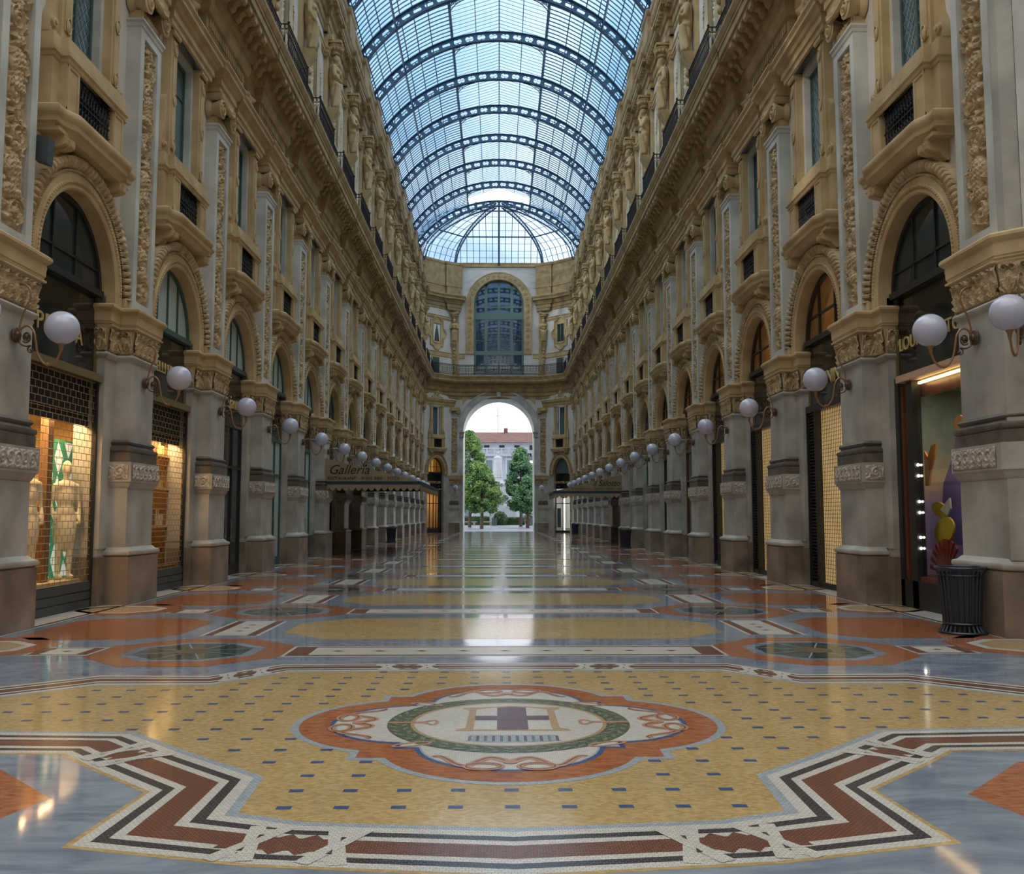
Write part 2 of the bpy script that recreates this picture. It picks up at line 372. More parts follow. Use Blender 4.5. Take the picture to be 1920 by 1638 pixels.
# ------------------------------------------------------------------ relief patterns (height fields)
def _n(U, V, s=0.0):
    return (np.sin(U*37.1 + V*23.7 + s) * np.sin(U*61.3 - V*47.9 + 2*s) + np.sin(U*91.7 + 1.3*s) * np.sin(V*83.3 + s)) * 0.5
def hf_scroll(U, V, w, h, seed=0.0):
    P = w * 1.7
    H = np.zeros_like(U)
    stem = 0.20 * w * np.sin(2*pi*V/P)
    H = np.maximum(H, np.clip(1 - np.abs(U - stem) / (0.07*w), 0, 1) * 0.8)
    n = int(h / (P/2)) + 2
    for i in range(n):
        cv = (i + 0.5) * P/2; cu = (-1 if i % 2 == 0 else 1) * -0.14 * w
        du, dv = U - cu, V - cv; r = np.hypot(du, dv); th = np.arctan2(dv, du) * (1 if i % 2 else -1)
        R = 0.34 * w
        arm = np.abs(((th/(2*pi) + r/(0.15*w) + seed) % 1.0) * 2 - 1)
        H = np.maximum(H, np.where(r < R, np.clip(1.25 - 1.6*arm, 0, 1) * (1 - 0.25*r/R), 0))
        H = np.maximum(H, np.clip(1.6 - r/(0.06*w), 0, 1))
        lob = 0.5 + 0.5*np.cos(9*th + 5*r/w)
        H = np.maximum(H, np.where((r >= R*0.95) & (r < R*1.35), lob*0.85, 0))
    k = int(h / 1.55)
    for i in range(k):
        cv = 0.9 + i * 1.55
        for (dz, ru, rv, a) in ((0, 0.16, 0.24, 1.25), (0.3, 0.085, 0.10, 1.3), (-0.36, 0.20, 0.12, 1.15), (-0.2, 0.10, 0.30, 1.1)):
            q = (U/(ru*w/0.5))**2 + ((V - cv - dz)/rv)**2
            H = np.where(q < 1, np.maximum(H, a*np.sqrt(np.clip(1 - q, 0, 1))), H)
    H = H * (0.86 + 0.25*_n(U, V, seed))
    edge = np.clip((w/2 - np.abs(U))/(0.05*w), 0, 1) * np.clip(V/0.08, 0, 1) * np.clip((h - V)/0.08, 0, 1)
    return np.clip(H, 0, 1.3) * edge
def hf_leaves(U, V, w, h, seed=0.0, per=0.24):
    """standing acanthus leaves with curled, lobed tips: U along, V up"""
    H = np.zeros_like(U)
    for off, rt, a in ((0.0, 0.98, 0.75), (0.5, 0.66, 1.0)):
        c = ((U/per + off + 0.5) % 1.0 - 0.5)*per
        th = np.arctan2(c, V + 0.02); r = np.hypot(c*1.35, V)
        out = h*rt*(0.62 + 0.38*np.cos(th*1.3))*(0.86 + 0.14*np.abs(np.cos(th*7.0)))
        q = r/out; veins = 0.5 + 0.5*np.cos(th*14.0)
        L = np.where(q < 1, a*(0.30 + 0.45*veins + 0.45*q**3)*np.clip((1 - q)*7, 0, 1), 0)
        L = L*(1 - 0.45*np.clip(1 - np.abs(c)/0.010, 0, 1))
        H = np.maximum(H, L)
    for sg in (-1, 1):           # little volutes between the leaves
        c = ((U/per + 0.5 + sg*0.2 + 0.5) % 1.0 - 0.5)*per; v = V - 0.82*h; r = np.hypot(c, v); th = np.arctan2(v, c*sg)
        arm = np.abs(((th/(2*pi) + r/0.035) % 1.0)*2 - 1)
        H = np.maximum(H, np.where(r < 0.05, np.clip(1.2 - 1.5*arm, 0, 1), 0))
    return H*(0.85 + 0.2*_n(U*2, V*2, 0.7))*np.clip(V/0.02, 0, 1)
def hf_frieze(U, V, w, h, seed=0.0, per=0.2):
    c = ((U/per + 0.5) % 1.0 - 0.5)*per; v = V - h/2
    r = np.hypot(c, v); th = np.arctan2(v, c)
    arm = np.abs(((th/(2*pi) + r/(0.07)) % 1.0)*2 - 1)
    H = np.where(r < h*0.42, np.clip(1.3 - 1.7*arm, 0, 1), 0)
    H = np.maximum(H, np.where(r >= h*0.42, 0.5 + 0.5*np.cos(7*th), 0)*0.8)
    e = np.clip(V/0.02, 0, 1)*np.clip((h - V)/0.02, 0, 1)*np.clip((w/2 - np.abs(U - w/2))/0.02, 0, 1)
    return H*e
def seg_relief(mb, a, b, z0, z1, hf, depth, res, off=0.0, flare=None, mi=0, **kw):
    """height field on the outward (right-hand) side of the segment a->b"""
    a = Vector(a); b = Vector(b); L = (b - a).length; d = (b - a).normalized(); n = Vector((d.y, -d.x)); h = z1 - z0
    nu = max(3, int(L/res)); nv = max(3, int(h/res))
    u = np.linspace(0, L, nu); v = np.linspace(0, h, nv); U, V = np.meshgrid(u, v, indexing='ij')
    H = hf(U, V, L, h, **kw)*depth + off
    if flare is not None: H = H + flare(V/h)
    P = np.stack([a.x + d.x*U + n.x*H, a.y + d.y*U + n.y*H, z0 + V], -1)
    mb.grid(P, mi)
def panel_relief(mb, x0, yc, w, z0, z1, depth, res, seed=0.0, mi=0):
    h = z1 - z0; nu = int(w/res); nv = int(h/res)
    u = np.linspace(-w/2, w/2, nu); v = np.linspace(0, h, nv); U, V = np.meshgrid(u, v, indexing='ij')
    H = hf_scroll(U, V, w, h, seed)*depth
    P = np.stack([x0 + H, yc + U, z0 + V], -1); mb.grid(P, mi)

# blobs -> one continuous surface
def blob(name, parts, voxel, material, smooth_it=4, decim=None):
    mb = MB()
    for p in parts:
        if p[0] == 'e':
            mb.sphere(p[1], 1.0, 18, 12, 0, p[2])
        else:
            a, b = Vector(p[1]), Vector(p[2]); r0, r1 = p[3], p[4]
            ts = [0, 0.25, 0.5, 0.75, 1]
            mb.tube([a.lerp(b, t) for t in ts], [r0 + (r1 - r0)*t for t in ts], 12)
            mb.sphere(a, r0, 12, 8); mb.sphere(b, r1, 12, 8)
    me = mb.mesh(name + '_raw', material); o = bpy.data.objects.new(name, me); COL.objects.link(o)
    r = o.modifiers.new('r', 'REMESH'); r.mode = 'VOXEL'; r.voxel_size = voxel; r.use_smooth_shade = True
    sm = o.modifiers.new('s', 'SMOOTH'); sm.factor = 0.5; sm.iterations = smooth_it
    dg = bpy.context.evaluated_depsgraph_get(); dg.update()
    me2 = bpy.data.meshes.new_from_object(o.evaluated_get(dg), depsgraph=dg); me2.name = name
    bpy.data.objects.remove(o); bpy.data.meshes.remove(me)
    if not me2.materials: me2.materials.append(material)
    me2.polygons.foreach_set('use_smooth', [True]*len(me2.polygons))
    return me2

def text_mesh(txt, size, depth, material, shear=0.0, spacing=1.0, align='CENTER'):
    """returns mesh with text in local yz plane, reading along +y, facing +x"""
    cu = bpy.data.curves.new('t', 'FONT'); cu.body = txt; cu.size = size; cu.extrude = depth; cu.shear = shear
    cu.space_character = spacing; cu.align_x = align; cu.resolution_u = 4
    o = bpy.data.objects.new('t', cu); COL.objects.link(o)
    dg = bpy.context.evaluated_depsgraph_get(); dg.update()
    me = bpy.data.meshes.new_from_object(o.evaluated_get(dg), depsgraph=dg)
    bpy.data.objects.remove(o); bpy.data.curves.remove(cu)
    me.transform(Matrix(((0, 0, 1, 0), (1, 0, 0, 0), (0, 1, 0, 0), (0, 0, 0, 1))))
    me.materials.clear(); me.materials.append(material)
    return me

# ------------------------------------------------------------------ floor with its mosaic
F_GRL = mat_tiles('floor_leaf_mosaic', (0.17, 0.21, 0.13), (0.26, 0.30, 0.20), (0.04, 0.05, 0.04), 0.02, 0.014, 0.2)
FM = [F_BLUE, F_YEL, F_ORG, F_WHT, F_BLK, F_BRN, F_LBL, F_DBL, F_GRN, F_PNK, F_TAN, F_PUR, F_GLS, F_GRT, F_GRL]
BLU, YEL, ORG, WHT, BLK, BRN, LBL, DBL, GRN, PNK, TAN, PUR, GLS, GRT, GRL = range(15)
fl = MB()
LZ = 0.0006
def fpoly(pts, mi, lvl):
    z = lvl*LZ
    a = sum(pts[i][0]*pts[(i+1) % len(pts)][1] - pts[(i+1) % len(pts)][0]*pts[i][1] for i in range(len(pts)))
    if a < 0: pts = pts[::-1]
    fl.add([(x, y, z) for x, y in pts], [tuple(range(len(pts)))], mi)
def frect(x0, x1, y0, y1, mi, lvl): fpoly([(x0, y0), (x1, y0), (x1, y1), (x0, y1)], mi, lvl)
def fring(outer, inner, mi, lvl):
    n = len(outer); z = lvl*LZ
    fl.add([(x, y, z) for x, y in outer] + [(x, y, z) for x, y in inner],
           [(i, (i+1) % n, n + (i+1) % n, n + i) for i in range(n)], mi)
def fline(pts, w, mi, lvl):
    z = lvl*LZ; n = len(pts); L = []; R = []   # a hair of rise along the stroke keeps its crossings apart
    for i in range(n):
        a = Vector(pts[max(0, i-1)]); b = Vector(pts[min(n-1, i+1)]); d = (b - a).normalized()
        ww = w(i/(n-1)) if callable(w) else w
        zi = z + 0.0004*i/n; L.append((pts[i][0] - d.y*ww/2, pts[i][1] + d.x*ww/2, zi)); R.append((pts[i][0] + d.y*ww/2, pts[i][1] - d.x*ww/2, zi))
    fl.add(L + R, [(n+i, n+i+1, i+1, i) for i in range(n-1)], mi)
frect(-30, 30, -18, 93.5, BLU, 0)
CX, CYM = 0.08, 7.4
# carpet mosaic in the foreground: inner field and outer edge share their corners
half_in = [(0, 4.955), (1.1, 5.06), (1.5, 5.22), (1.54, 5.93), (2.2, 6.53), (2.80, 7.12), (3.95, 7.20), (4.75, 7.85), (4.75, 8.25), (3.92, 9.04), (2.84, 9.05), (2.26, 9.79), (0, 9.84)]
half_out = [(0, 4.29), (1.24, 4.44), (2.22, 4.70), (2.16, 5.60), (2.72, 6.13), (3.06, 6.48), (4.25, 6.52), (5.35, 7.55), (5.35, 8.55), (4.12, 9.62), (3.02, 9.58), (2.44, 10.30), (0, 10.375)]
def sym(h): return [(CX + x, y) for x, y in h] + [(CX - x, y) for x, y in h[::-1][1:-1]]
IN, OUT = sym(half_in), sym(half_out)
def lerp_ring(t): return [(a[0] + (b[0]-a[0])*t, a[1] + (b[1]-a[1])*t) for a, b in zip(IN, OUT)]
fpoly(lerp_ring(1.0), YEL, 1)
for (t0, t1, mi) in ((0.0, 0.09, LBL), (0.09, 0.20, WHT), (0.20, 0.30, BLK), (0.30, 0.39, WHT), (0.39, 0.66, BRN), (0.66, 0.75, WHT), (0.75, 0.85, BLK), (0.85, 0.95, WHT)):
    fring(lerp_ring(t1), lerp_ring(t0), mi, 2)
# interlaced knots on the border
def knot(i, f, lw=0.30):
    n = len(IN); j = (i+1) % n
    def at(t, s):
        a = [IN[i][k] + (IN[j][k]-IN[i][k])*s for k in (0, 1)]; b = [OUT[i][k] + (OUT[j][k]-OUT[i][k])*s for k in (0, 1)]
        return (a[0] + (b[0]-a[0])*t, a[1] + (b[1]-a[1])*t)
    Lg = hypot(IN[j][0]-IN[i][0], IN[j][1]-IN[i][1]) or 1; ds = lw/Lg
    P = lambda t, s: at(t, f + s*ds)
    q4_ = lambda t0, t1, s0, s1, mi, l: fpoly([P(t0, s0), P(t0, s1), P(t1, s1), P(t1, s0)], mi, l)
    q4_(0.39, 0.66, -1.7, 1.7, BRN, 3)
    for s in (-1, 1):                 # two white crossings either side of a brown star
        for (ta, tb) in ((0.14, 0.91), (0.91, 0.14)):
            fline([P(ta, s*0.62), P(0.525, s*1.02), P(tb, s*1.42)], 0.085*(lw/0.2)**0.5, WHT, 5 if ta < 0.5 else 7)
        for t0, t1 in ((0.20, 0.30), (0.75, 0.85)):
            q4_(t0, t1, *sorted((s*0.86, s*1.18)), WHT, 4)
        fpoly([P(0.39, s*0.55), P(0.30, s*0.30), P(0.39, s*0.05)], BRN, 4); fpoly([P(0.66, s*0.55), P(0.75, s*0.30), P(0.66, s*0.05)], BRN, 4)
        fpoly([P(0.34, s*0.95), P(0.34, s*1.09), P(0.44, s*1.02)], BLK, 8); fpoly([P(0.71, s*0.95), P(0.71, s*1.09), P(0.61, s*1.02)], BLK, 8)
nh = len(half_in); N2 = len(IN)
for hi, f, lw in ((0, 0.93, 0.20), (4, 0.30, 0.17), (10, 0.45, 0.20), (11, 0.55, 0.20), (7, 0.5, 0.2), (6, 0.6, 0.2)):
    knot(hi, f, lw); knot((N2 - 1 - hi) % N2, 1 - f, lw)
# blue dots of the field
def inside(p, poly):
    c = False
    for i in range(len(poly)):
        a, b = poly[i], poly[i-1]
        if (a[1] > p[1]) != (b[1] > p[1]) and p[0] < (b[0]-a[0])*(p[1]-a[1])/(b[1]-a[1]) + a[0]: c = not c
    return c
def quat(dl, n=240, cx=CX, cy=CYM):
    r = 0.91 - dl; q = 1.05 - dl; out = []
    for k in range(n):
        a = 2*pi*k/n; dx, dy = cos(a), sin(a)
        rho = q/max(abs(dx), abs(dy))
        for ox, oy in ((0.72, 0), (-0.72, 0), (0, 0.72), (0, -0.72)):
            bq = dx*ox + dy*oy; disc = bq*bq - (0.72*0.72 - r*r)
            if disc > 0: rho = max(rho, bq + sqrt(disc))
        out.append((cx + rho*dx, cy + rho*dy))
    return out
fin = lerp_ring(-0.10)
for i in range(-16, 17):
    for j in range(-10, 10):
        x = CX + i*0.318; y = 7.4 + (j + 0.5)*0.318 - 0.03
        rx, ry = x - CX, y - CYM
        if inside((x, y), fin) and not inside((x, y), quat(-0.08)):
            frect(x - 0.042, x + 0.042, y - 0.027, y + 0.027, DBL, 3)
fpoly(quat(-0.05), LBL, 3); fpoly(quat(0.01), ORG, 4); fpoly(quat(0.24), DBL, 5); fpoly(quat(0.275), LBL, 6); fpoly(quat(0.29), WHT, 7)
def circ(r, n=72, cx=CX, cy=CYM, sc=1.0): return [(cx + r*cos(2*pi*k/n), cy + r*sin(2*pi*k/n)*sc) for k in range(n)]
fring(circ(0.945), circ(0.765), GRN, 8)
for k in range(44):                      # laurel leaves
    a = 2*pi*k/44; r = 0.855
    for s in (-1, 1):
        c = (CX + (r + s*0.042)*cos(a + s*0.03), CYM + (r + s*0.042)*sin(a + s*0.03)); d = a + pi/2 + s*0.5; l = 0.062
        fpoly([(c[0] - l*cos(d), c[1] - l*sin(d)), (c[0] + 0.02*sin(d), c[1] - 0.02*cos(d)), (c[0] + l*cos(d), c[1] + l*sin(d)), (c[0] - 0.02*sin(d), c[1] + 0.02*cos(d))], GRL, 9 + (s > 0))
fring(circ(0.765), circ(0.735), TAN, 9)
# the cross on its shield, seen upside down from here
SHc = (CX + 0.03, 7.53)
def sh(pts, mi, lvl): fpoly([(SHc[0] + x, SHc[1] + y) for x, y in pts], mi, lvl)
sh([(-0.44, -0.42), (0.44, -0.42), (0.42, -0.36), (0.36, -0.32), (0.35, 0.30), (0.40, 0.37), (0.41, 0.42), (0.22, 0.44), (0, 0.50), (-0.22, 0.44), (-0.41, 0.42), (-0.40, 0.37), (-0.35, 0.30), (-0.36, -0.32), (-0.42, -0.36)], TAN, 8)
sh([(-0.30, -0.38), (0.30, -0.38), (0.29, 0.34), (0.18, 0.40), (0, 0.44), (-0.18, 0.40), (-0.29, 0.34)], WHT, 9)
sh([(-0.12, -0.38), (0.12, -0.38), (0.12, 0.42), (0, 0.45), (-0.12, 0.42)], PUR, 10)
sh([(-0.295, -0.06), (0.295, -0.06), (0.295, 0.10), (-0.295, 0.10)], PUR, 11)
fpoly([(CX-0.30, 6.98), (CX+0.36, 6.98), (CX+0.32, 6.90), (CX+0.38, 6.80), (CX+0.15, 6.76), (CX-0.15, 6.76), (CX-0.32, 6.80), (CX-0.26, 6.90)], LBL, 9)
for k in range(12):
    x = CX - 0.30 + k*0.058; frect(x, x + 0.022, 6.78 + 0.02*abs(k-5.5)/5, 6.95, PUR if k % 2 else BLU, 10)
# ribbons in the four lobes, bows on the wreath
def ribbon(c, ang, sc=1.0):
    ca, sa = cos(ang), sin(ang)
    def T(p): return (c[0] + sc*(p[0]*ca - p[1]*sa), c[1] + sc*(p[0]*sa + p[1]*ca))
    for s in (-1, 1):
        pts = [(0.02 + 0.15*sin(t*8.4)*(0.55 + t*0.45), s*(0.03 + 0.56*t)) for t in np.linspace(0, 1, 40)]
        fline([T(p) for p in pts], lambda t: sc*(0.10 - 0.045*t), PNK, 9)
        fline([T((p[0] + 0.012, p[1])) for p in pts], sc*0.014, BRN, 10)
        loop = [(-0.12 + 0.085*cos(a), s*(0.20 + 0.13*sin(a))) for a in np.linspace(0, 2*pi, 22)]
        fline([T(p) for p in loop], sc*0.06, PNK, 11)
        fline([T(p) for p in loop], sc*0.012, BRN, 12)
    fpoly([T(p) for p in circ(0.06, 12, 0, 0)], PNK, 13)
for ang in (0, pi/2, pi, 3*pi/2):
    ribbon((CX + 1.17*cos(ang), CYM + 1.17*sin(ang)), ang + pi, 0.88)
for k in range(4):
    a = pi/4 + k*pi/2
    c = (CX + 0.98*cos(a), CYM + 0.98*sin(a)); lp = [(c[0] + 0.11*cos(a+pi/2)*sin(t)+0.06*cos(a)*cos(t)*sin(t), c[1] + 0.11*sin(a+pi/2)*sin(t)+0.06*sin(a)*cos(t)*sin(t)) for t in np.linspace(0, 2*pi, 20)]
    fline([(c[0] + 0.13*cos(t + a)*(1 if abs(sin(t)) > 0 else 1), c[1] + 0.055*sin(t)*1.3) for t in np.linspace(0, 2*pi, 24)], 0.03, PNK, 10)
for s in (-1, 1):
    c = (CX + s*0.66, CYM)
    for q in (-1, 1):
        fline([(c[0] - s*0.10*abs(sin(t)), c[1] + q*0.075*sin(2*t)*1.0) for t in np.linspace(0, pi, 18)], 0.028, PNK, 10)
    fline([(c[0] + s*t, c[1]) for t in np.linspace(-0.03, 0.28, 6)], 0.05, PNK, 10)
# orange lozenges of the neighbouring fields
for s in (-1, 1):
    fpoly([(CX + s*2.66, 5.50), (CX + s*3.35, 6.20), (CX + s*4.4, 6.2), (CX + s*5.0, 5.5), (CX + s*4.4, 4.2), (CX + s*3.0, 4.2)], ORG, 1)
# the arcade floor
def octo(cx, cy, r, ry=None):
    ry = ry or r; c = 0.414
    return [(cx + a*r, cy + b*ry) for a, b in ((-c, -1), (c, -1), (1, -c), (1, c), (c, 1), (-c, 1), (-1, c), (-1, -c))]
def diamond(x, y, a, mi=BRN, lvl=4):
    fpoly([(x - a, y), (x, y - a*0.8), (x + a, y), (x, y + a*0.8)], mi, lvl)
    fpoly([(x - 2*a, y), (x, y - 0.012), (x + 2*a, y), (x, y + 0.012)], mi, lvl)
FP = 4.62
k = 0; y0 = 11.26
while y0 < 86:
    xs = 3.72
    # cross strip with diamonds
    frect(CX - 2.62, CX + 2.62, y0 - 0.42, y0 + 0.42, WHT, 1); frect(CX - 2.56, CX + 2.56, y0 - 0.37, y0 + 0.37, BRN, 2)
    frect(CX - 2.30, CX + 2.30, y0 - 0.30, y0 + 0.30, WHT, 3)
    for i in range(-4, 5): diamond(CX + i*0.50, y0, 0.07)
    ym = y0 + FP/2
    for s in (-1, 1):
        fpoly(octo(CX + s*xs, y0, 1.12, 1.12), ORG, 2)
        fpoly(octo(CX + s*xs, y0, 0.78, 0.78), BLU, 3)
        fpoly(octo(CX + s*xs, y0, 0.64, 0.64), GLS, 4)
        fpoly(circ(0.22, 24, CX + s*xs, y0), GRT, 6)
        for q in range(8):
            a = q*pi/4 + pi/8
            fline([(CX + s*xs + 0.2*cos(a), y0 + 0.2*sin(a)), (CX + s*xs + 0.66*cos(a), y0 + 0.66*sin(a))], 0.018, LBL, 5)
        fpoly(octo(CX + s*6.55, y0 + 0.35, 0.95, 0.95), ORG, 1); fpoly(octo(CX + s*6.6, y0 + 0.35, 0.72, 0.62), WHT, 2); fpoly(octo(CX + s*6.6, y0 + 0.35, 0.60, 0.5), TAN, 3)
        # lengthways strip
        x0, x1 = sorted((CX + s*(xs - 0.40), CX + s*(xs + 0.40)))
        frect(x0, x1, ym - 0.88, ym + 0.88, WHT, 1); frect(x0 + 0.05, x1 - 0.05, ym - 0.86, ym + 0.86, BRN, 2); frect(x0 + 0.17, x1 - 0.17, ym - 0.84, ym + 0.84, WHT, 3)
        for dy in (-0.35, 0, 0.35): diamond(CX + s*xs, ym + dy, 0.06)
        # small strip beside the drain
        x0, x1 = sorted((CX + s*4.86, CX + s*5.62))
        frect(x0, x1, y0 - 0.30, y0 + 0.36, WHT, 1); frect(x0 + 0.03, x1 - 0.03, y0 - 0.26, y0 + 0.32, BRN, 2); frect(x0 + 0.16, x1 - 0.16, y0 - 0.22, y0 + 0.28, WHT, 3); diamond(CX + s*5.24, y0 + 0.03, 0.06)
        # orange field by the wall
        fpoly([(CX + s*x, ym + y) for x, y in ((4.9, -1.25), (6.2, -1.25), (6.55, -0.9), (6.55, 0.9), (6.2, 1.25), (4.9, 1.25), (4.42, 0.75), (4.42, -0.75))], ORG, 1)
    fpoly([(CX + x, ym + y) for x, y in ((-2.35, -1.25), (2.35, -1.25), (3.05, -0.55), (3.05, 0.55), (2.35, 1.25), (-2.35, 1.25), (-3.05, 0.55), (-3.05, -0.55))], YEL, 1)
    y0 += FP
for s in (-1, 1):
    a, b = sorted((s*6.68, s*7.6)); frect(a, b, 12.3, 86, WHT, 2)
    a, b = sorted((s*6.72, s*6.79)); frect(a, b, 12.3, 86, BLK, 3)
floor = fl.build('floor', FM); tag(floor, 'polished mosaic and marble floor of the arcade', kind='structure')

# ------------------------------------------------------------------ walls
AR = 1.40; AZ = 5.64          # arch radius and spring height
WH = 0.72; WZ0, WZ1 = 9.25, 12.0
UH = 0.55; UZ0, UZ1 = 17.75, 20.0
TOPZ = 26.1
def bay_wall(mb, y0):
    """front face and reveals of one bay centred on y0, local frame"""
    h = S/2
    def rect(ya, yb, za, zb, mi, x=0.0):
        if yb - ya > 1e-4 and zb - za > 1e-4: mb.quad((x, y0+ya, za), (x, y0+yb, za), (x, y0+yb, zb), (x, y0+ya, zb), mi)
    for s in (-1, 1):
        a, b = sorted((s*AR, s*h)); rect(a, b, 0, 5.47, 1); rect(a, b, 5.47, 7.6, 0)
        a, b = sorted((s*WH, s*h)); rect(a, b, WZ0, WZ1, 0)
        a, b = sorted((s*UH, s*h)); rect(a, b, UZ0, UZ1, 0)
        mb.quad((0, y0+s*AR, 0), (-0.5, y0+s*AR, 0), (-0.5, y0+s*AR, AZ), (0, y0+s*AR, AZ), 1)
        mb.quad((0, y0+s*WH, WZ0), (-0.4, y0+s*WH, WZ0), (-0.4, y0+s*WH, WZ1), (0, y0+s*WH, WZ1), 0)
        mb.quad((0, y0+s*UH, UZ0), (-0.3, y0+s*UH, UZ0), (-0.3, y0+s*UH, UZ1), (0, y0+s*UH, UZ1), 2)
    for z, hh, dd, mi in ((WZ0, WH, -0.4, 0), (WZ1, WH, -0.4, 0), (UZ0, UH, -0.3, 2), (UZ1, UH, -0.3, 2)):
        mb.quad((0, y0-hh, z), (0, y0+hh, z), (dd, y0+hh, z), (dd, y0-hh, z), mi)
    n = 28
    for k in range(n):
        a0, a1 = pi - pi*k/n, pi - pi*(k+1)/n
        ya, yb = AR*cos(a0), AR*cos(a1); za, zb = AZ + AR*sin(a0), AZ + AR*sin(a1)
        mb.quad((0, y0+ya, za), (0, y0+yb, zb), (0, y0+yb, 7.6), (0, y0+ya, 7.6), 0)
        mb.quad((0, y0+ya, za), (0, y0+yb, zb), (-0.5, y0+yb, zb), (-0.5, y0+ya, za), 2)
    rect(-h, h, 7.6, WZ0, 0); rect(-h, h, WZ1, UZ0, 0); rect(-h, h, UZ1, TOPZ, 0)
for side, sx in SIDES:
    mb = MB()
    for k in range(NP - 1): bay_wall(mb, CY[k] if sx < 0 else -CY[k])
    # solid behind, so no light leaks: a back skin with the openings left to the rooms
    sg = 1 if sx < 0 else -1
    e0, e1 = sorted((sg*PY[-1], sg*86.2)); mb.box(-0.5, 0, e0, e1, 0, TOPZ, 0)
    # return at the octagon, turned 45 degrees away from the nave
    for (yy) in (PY[0],):
        ya = sg*(yy - 0.6)
        mb.quad((0, sg*yy, 0), (0, ya, 0), (0, ya, 16), (0, sg*yy, 16), 0)
        mb.quad((0, ya, 0), (-3.2, ya - sg*3.2, 0), (-3.2, ya - sg*3.2, 16), (0, ya, 16), 0)
        mb.quad((0, ya, 0), (0, sg*yy, 0), (0, sg*yy, TOPZ), (0, ya, TOPZ), 0)
        mb.prism([(x_, sg*yy + sg*q_) for x_, q_ in ((0, -0.50), (0.27, -0.50), (0.27, -0.70), (0.125, -0.855), (-0.064, -0.664))], 5.47, 12.0, 'z', 1)
    o = mb.build('wall_' + side, [PLAST, GREY, OCH]); tag(o, kind='structure', label='arcaded plaster and marble wall on the ' + side)
    o.location = (sx*W, 0, 0); o.rotation_euler = (0, 0, 0 if sx < 0 else pi)

# the rest of the octagon hall round the viewpoint
for nm, pts, desc in (('wall_octagon_left', [(-10.3, 9.1), (-17, 2.6), (-17, -9), (-9, -17)], 'plain left walls of the octagon hall'), ('wall_octagon_right', [(10.3, 9.1), (17, 2.6), (17, -9), (9, -17)], 'plain right walls of the octagon hall'), ('wall_octagon_rear', [(-9, -17), (9, -17)], 'plain rear wall of the octagon hall')):
    mb = MB()
    for a, b in zip(pts[:-1], pts[1:]): mb.quad((*a, 0), (*b, 0), (*b, 23), (*a, 23))
    tag(mb.build(nm, [OCH]), kind='structure', label=desc)
mb = MB(); rows = []
for q in range(9):
    a = pi/2*q/8.5; rows.append([(19*cos(a)*cos(b), -4 + 17*cos(a)*sin(b), 23 + 15*sin(a)) for b in np.linspace(0, 2*pi, 17)])
mb.grid(np.array(rows)); tag(mb.build('ceiling_octagon_dome', [mat_glass('dome_glass', (0.66, 0.66, 0.64), 0.02, 0.05)]), kind='structure', label='glass dome over the octagon hall')

# ------------------------------------------------------------------ long cornices and string courses (trim)
def wall_path(segs, y_from, y_to, base, sg):
    """path along +y (local) with breaks: segs = list of (ya, yb, out)"""
    pts = [(base, y_from)]
    for ya, yb, out in sorted(segs):
        if yb <= y_from or ya >= y_to: continue
        ya, yb = max(ya, y_from), min(yb, y_to)
        pts += [(base, ya), (out, ya), (out, yb), (base, yb)]
    pts.append((base, y_to))
    return [p for i, p in enumerate(pts) if i == 0 or p != pts[i-1]]
MAIN = [(0, 12.80), (0.06, 12.82), (0.08, 13.05), (0.16, 13.10), (0.18, 13.16), (0.18, 13.42), (0.26, 13.46), (0.32, 13.60), (0.32, 13.84), (0.38, 13.88), (0.44, 14.02), (0.46, 14.26),
        (0.84, 14.30), (0.85, 14.38), (0.90, 14.40), (0.90, 14.60), (0.93, 14.62), (0.93, 14.68), (0.96, 14.72), (1.02, 14.86), (1.02, 14.94), (0.0, 14.98)]
STRING = [(0, 11.98), (0.05, 12.0), (0.06, 12.12), (0.10, 12.14), (0.10, 12.30), (0.15, 12.33), (0.18, 12.42), (0.26, 12.46), (0.26, 12.54), (0.31, 12.60), (0.31, 12.64), (0, 12.68)]
TOPC = [(0, 21.35), (0.04, 21.4), (0.05, 21.6), (0.10, 21.65), (0.10, 21.95), (0.18, 22.0), (0.22, 22.15), (0.26, 22.2), (0.28, 22.35), (0.46, 22.40), (0.46, 22.58), (0.49, 22.6), (0.54, 22.72), (0.54, 22.8), (0.30, 22.9),
        (0.12, 22.92), (0.12, 23.6), (0.16, 23.65), (0.16, 24.75), (0.20, 24.8), (0.22, 24.9), (0.22, 25.05), (0.0, 25.1)]
TOPE = TOPC[:-4] + [(0.16, 25.75), (0.20, 25.8), (0.22, 25.95), (0.22, 26.05), (0.0, 26.12)]
FRIEZ = [(0, 20.35), (0.06, 20.38), (0.06, 20.46), (0.10, 20.48), (0.10, 20.62), (0.14, 20.66), (0.14, 20.72), (0, 20.74)]
tn = 0
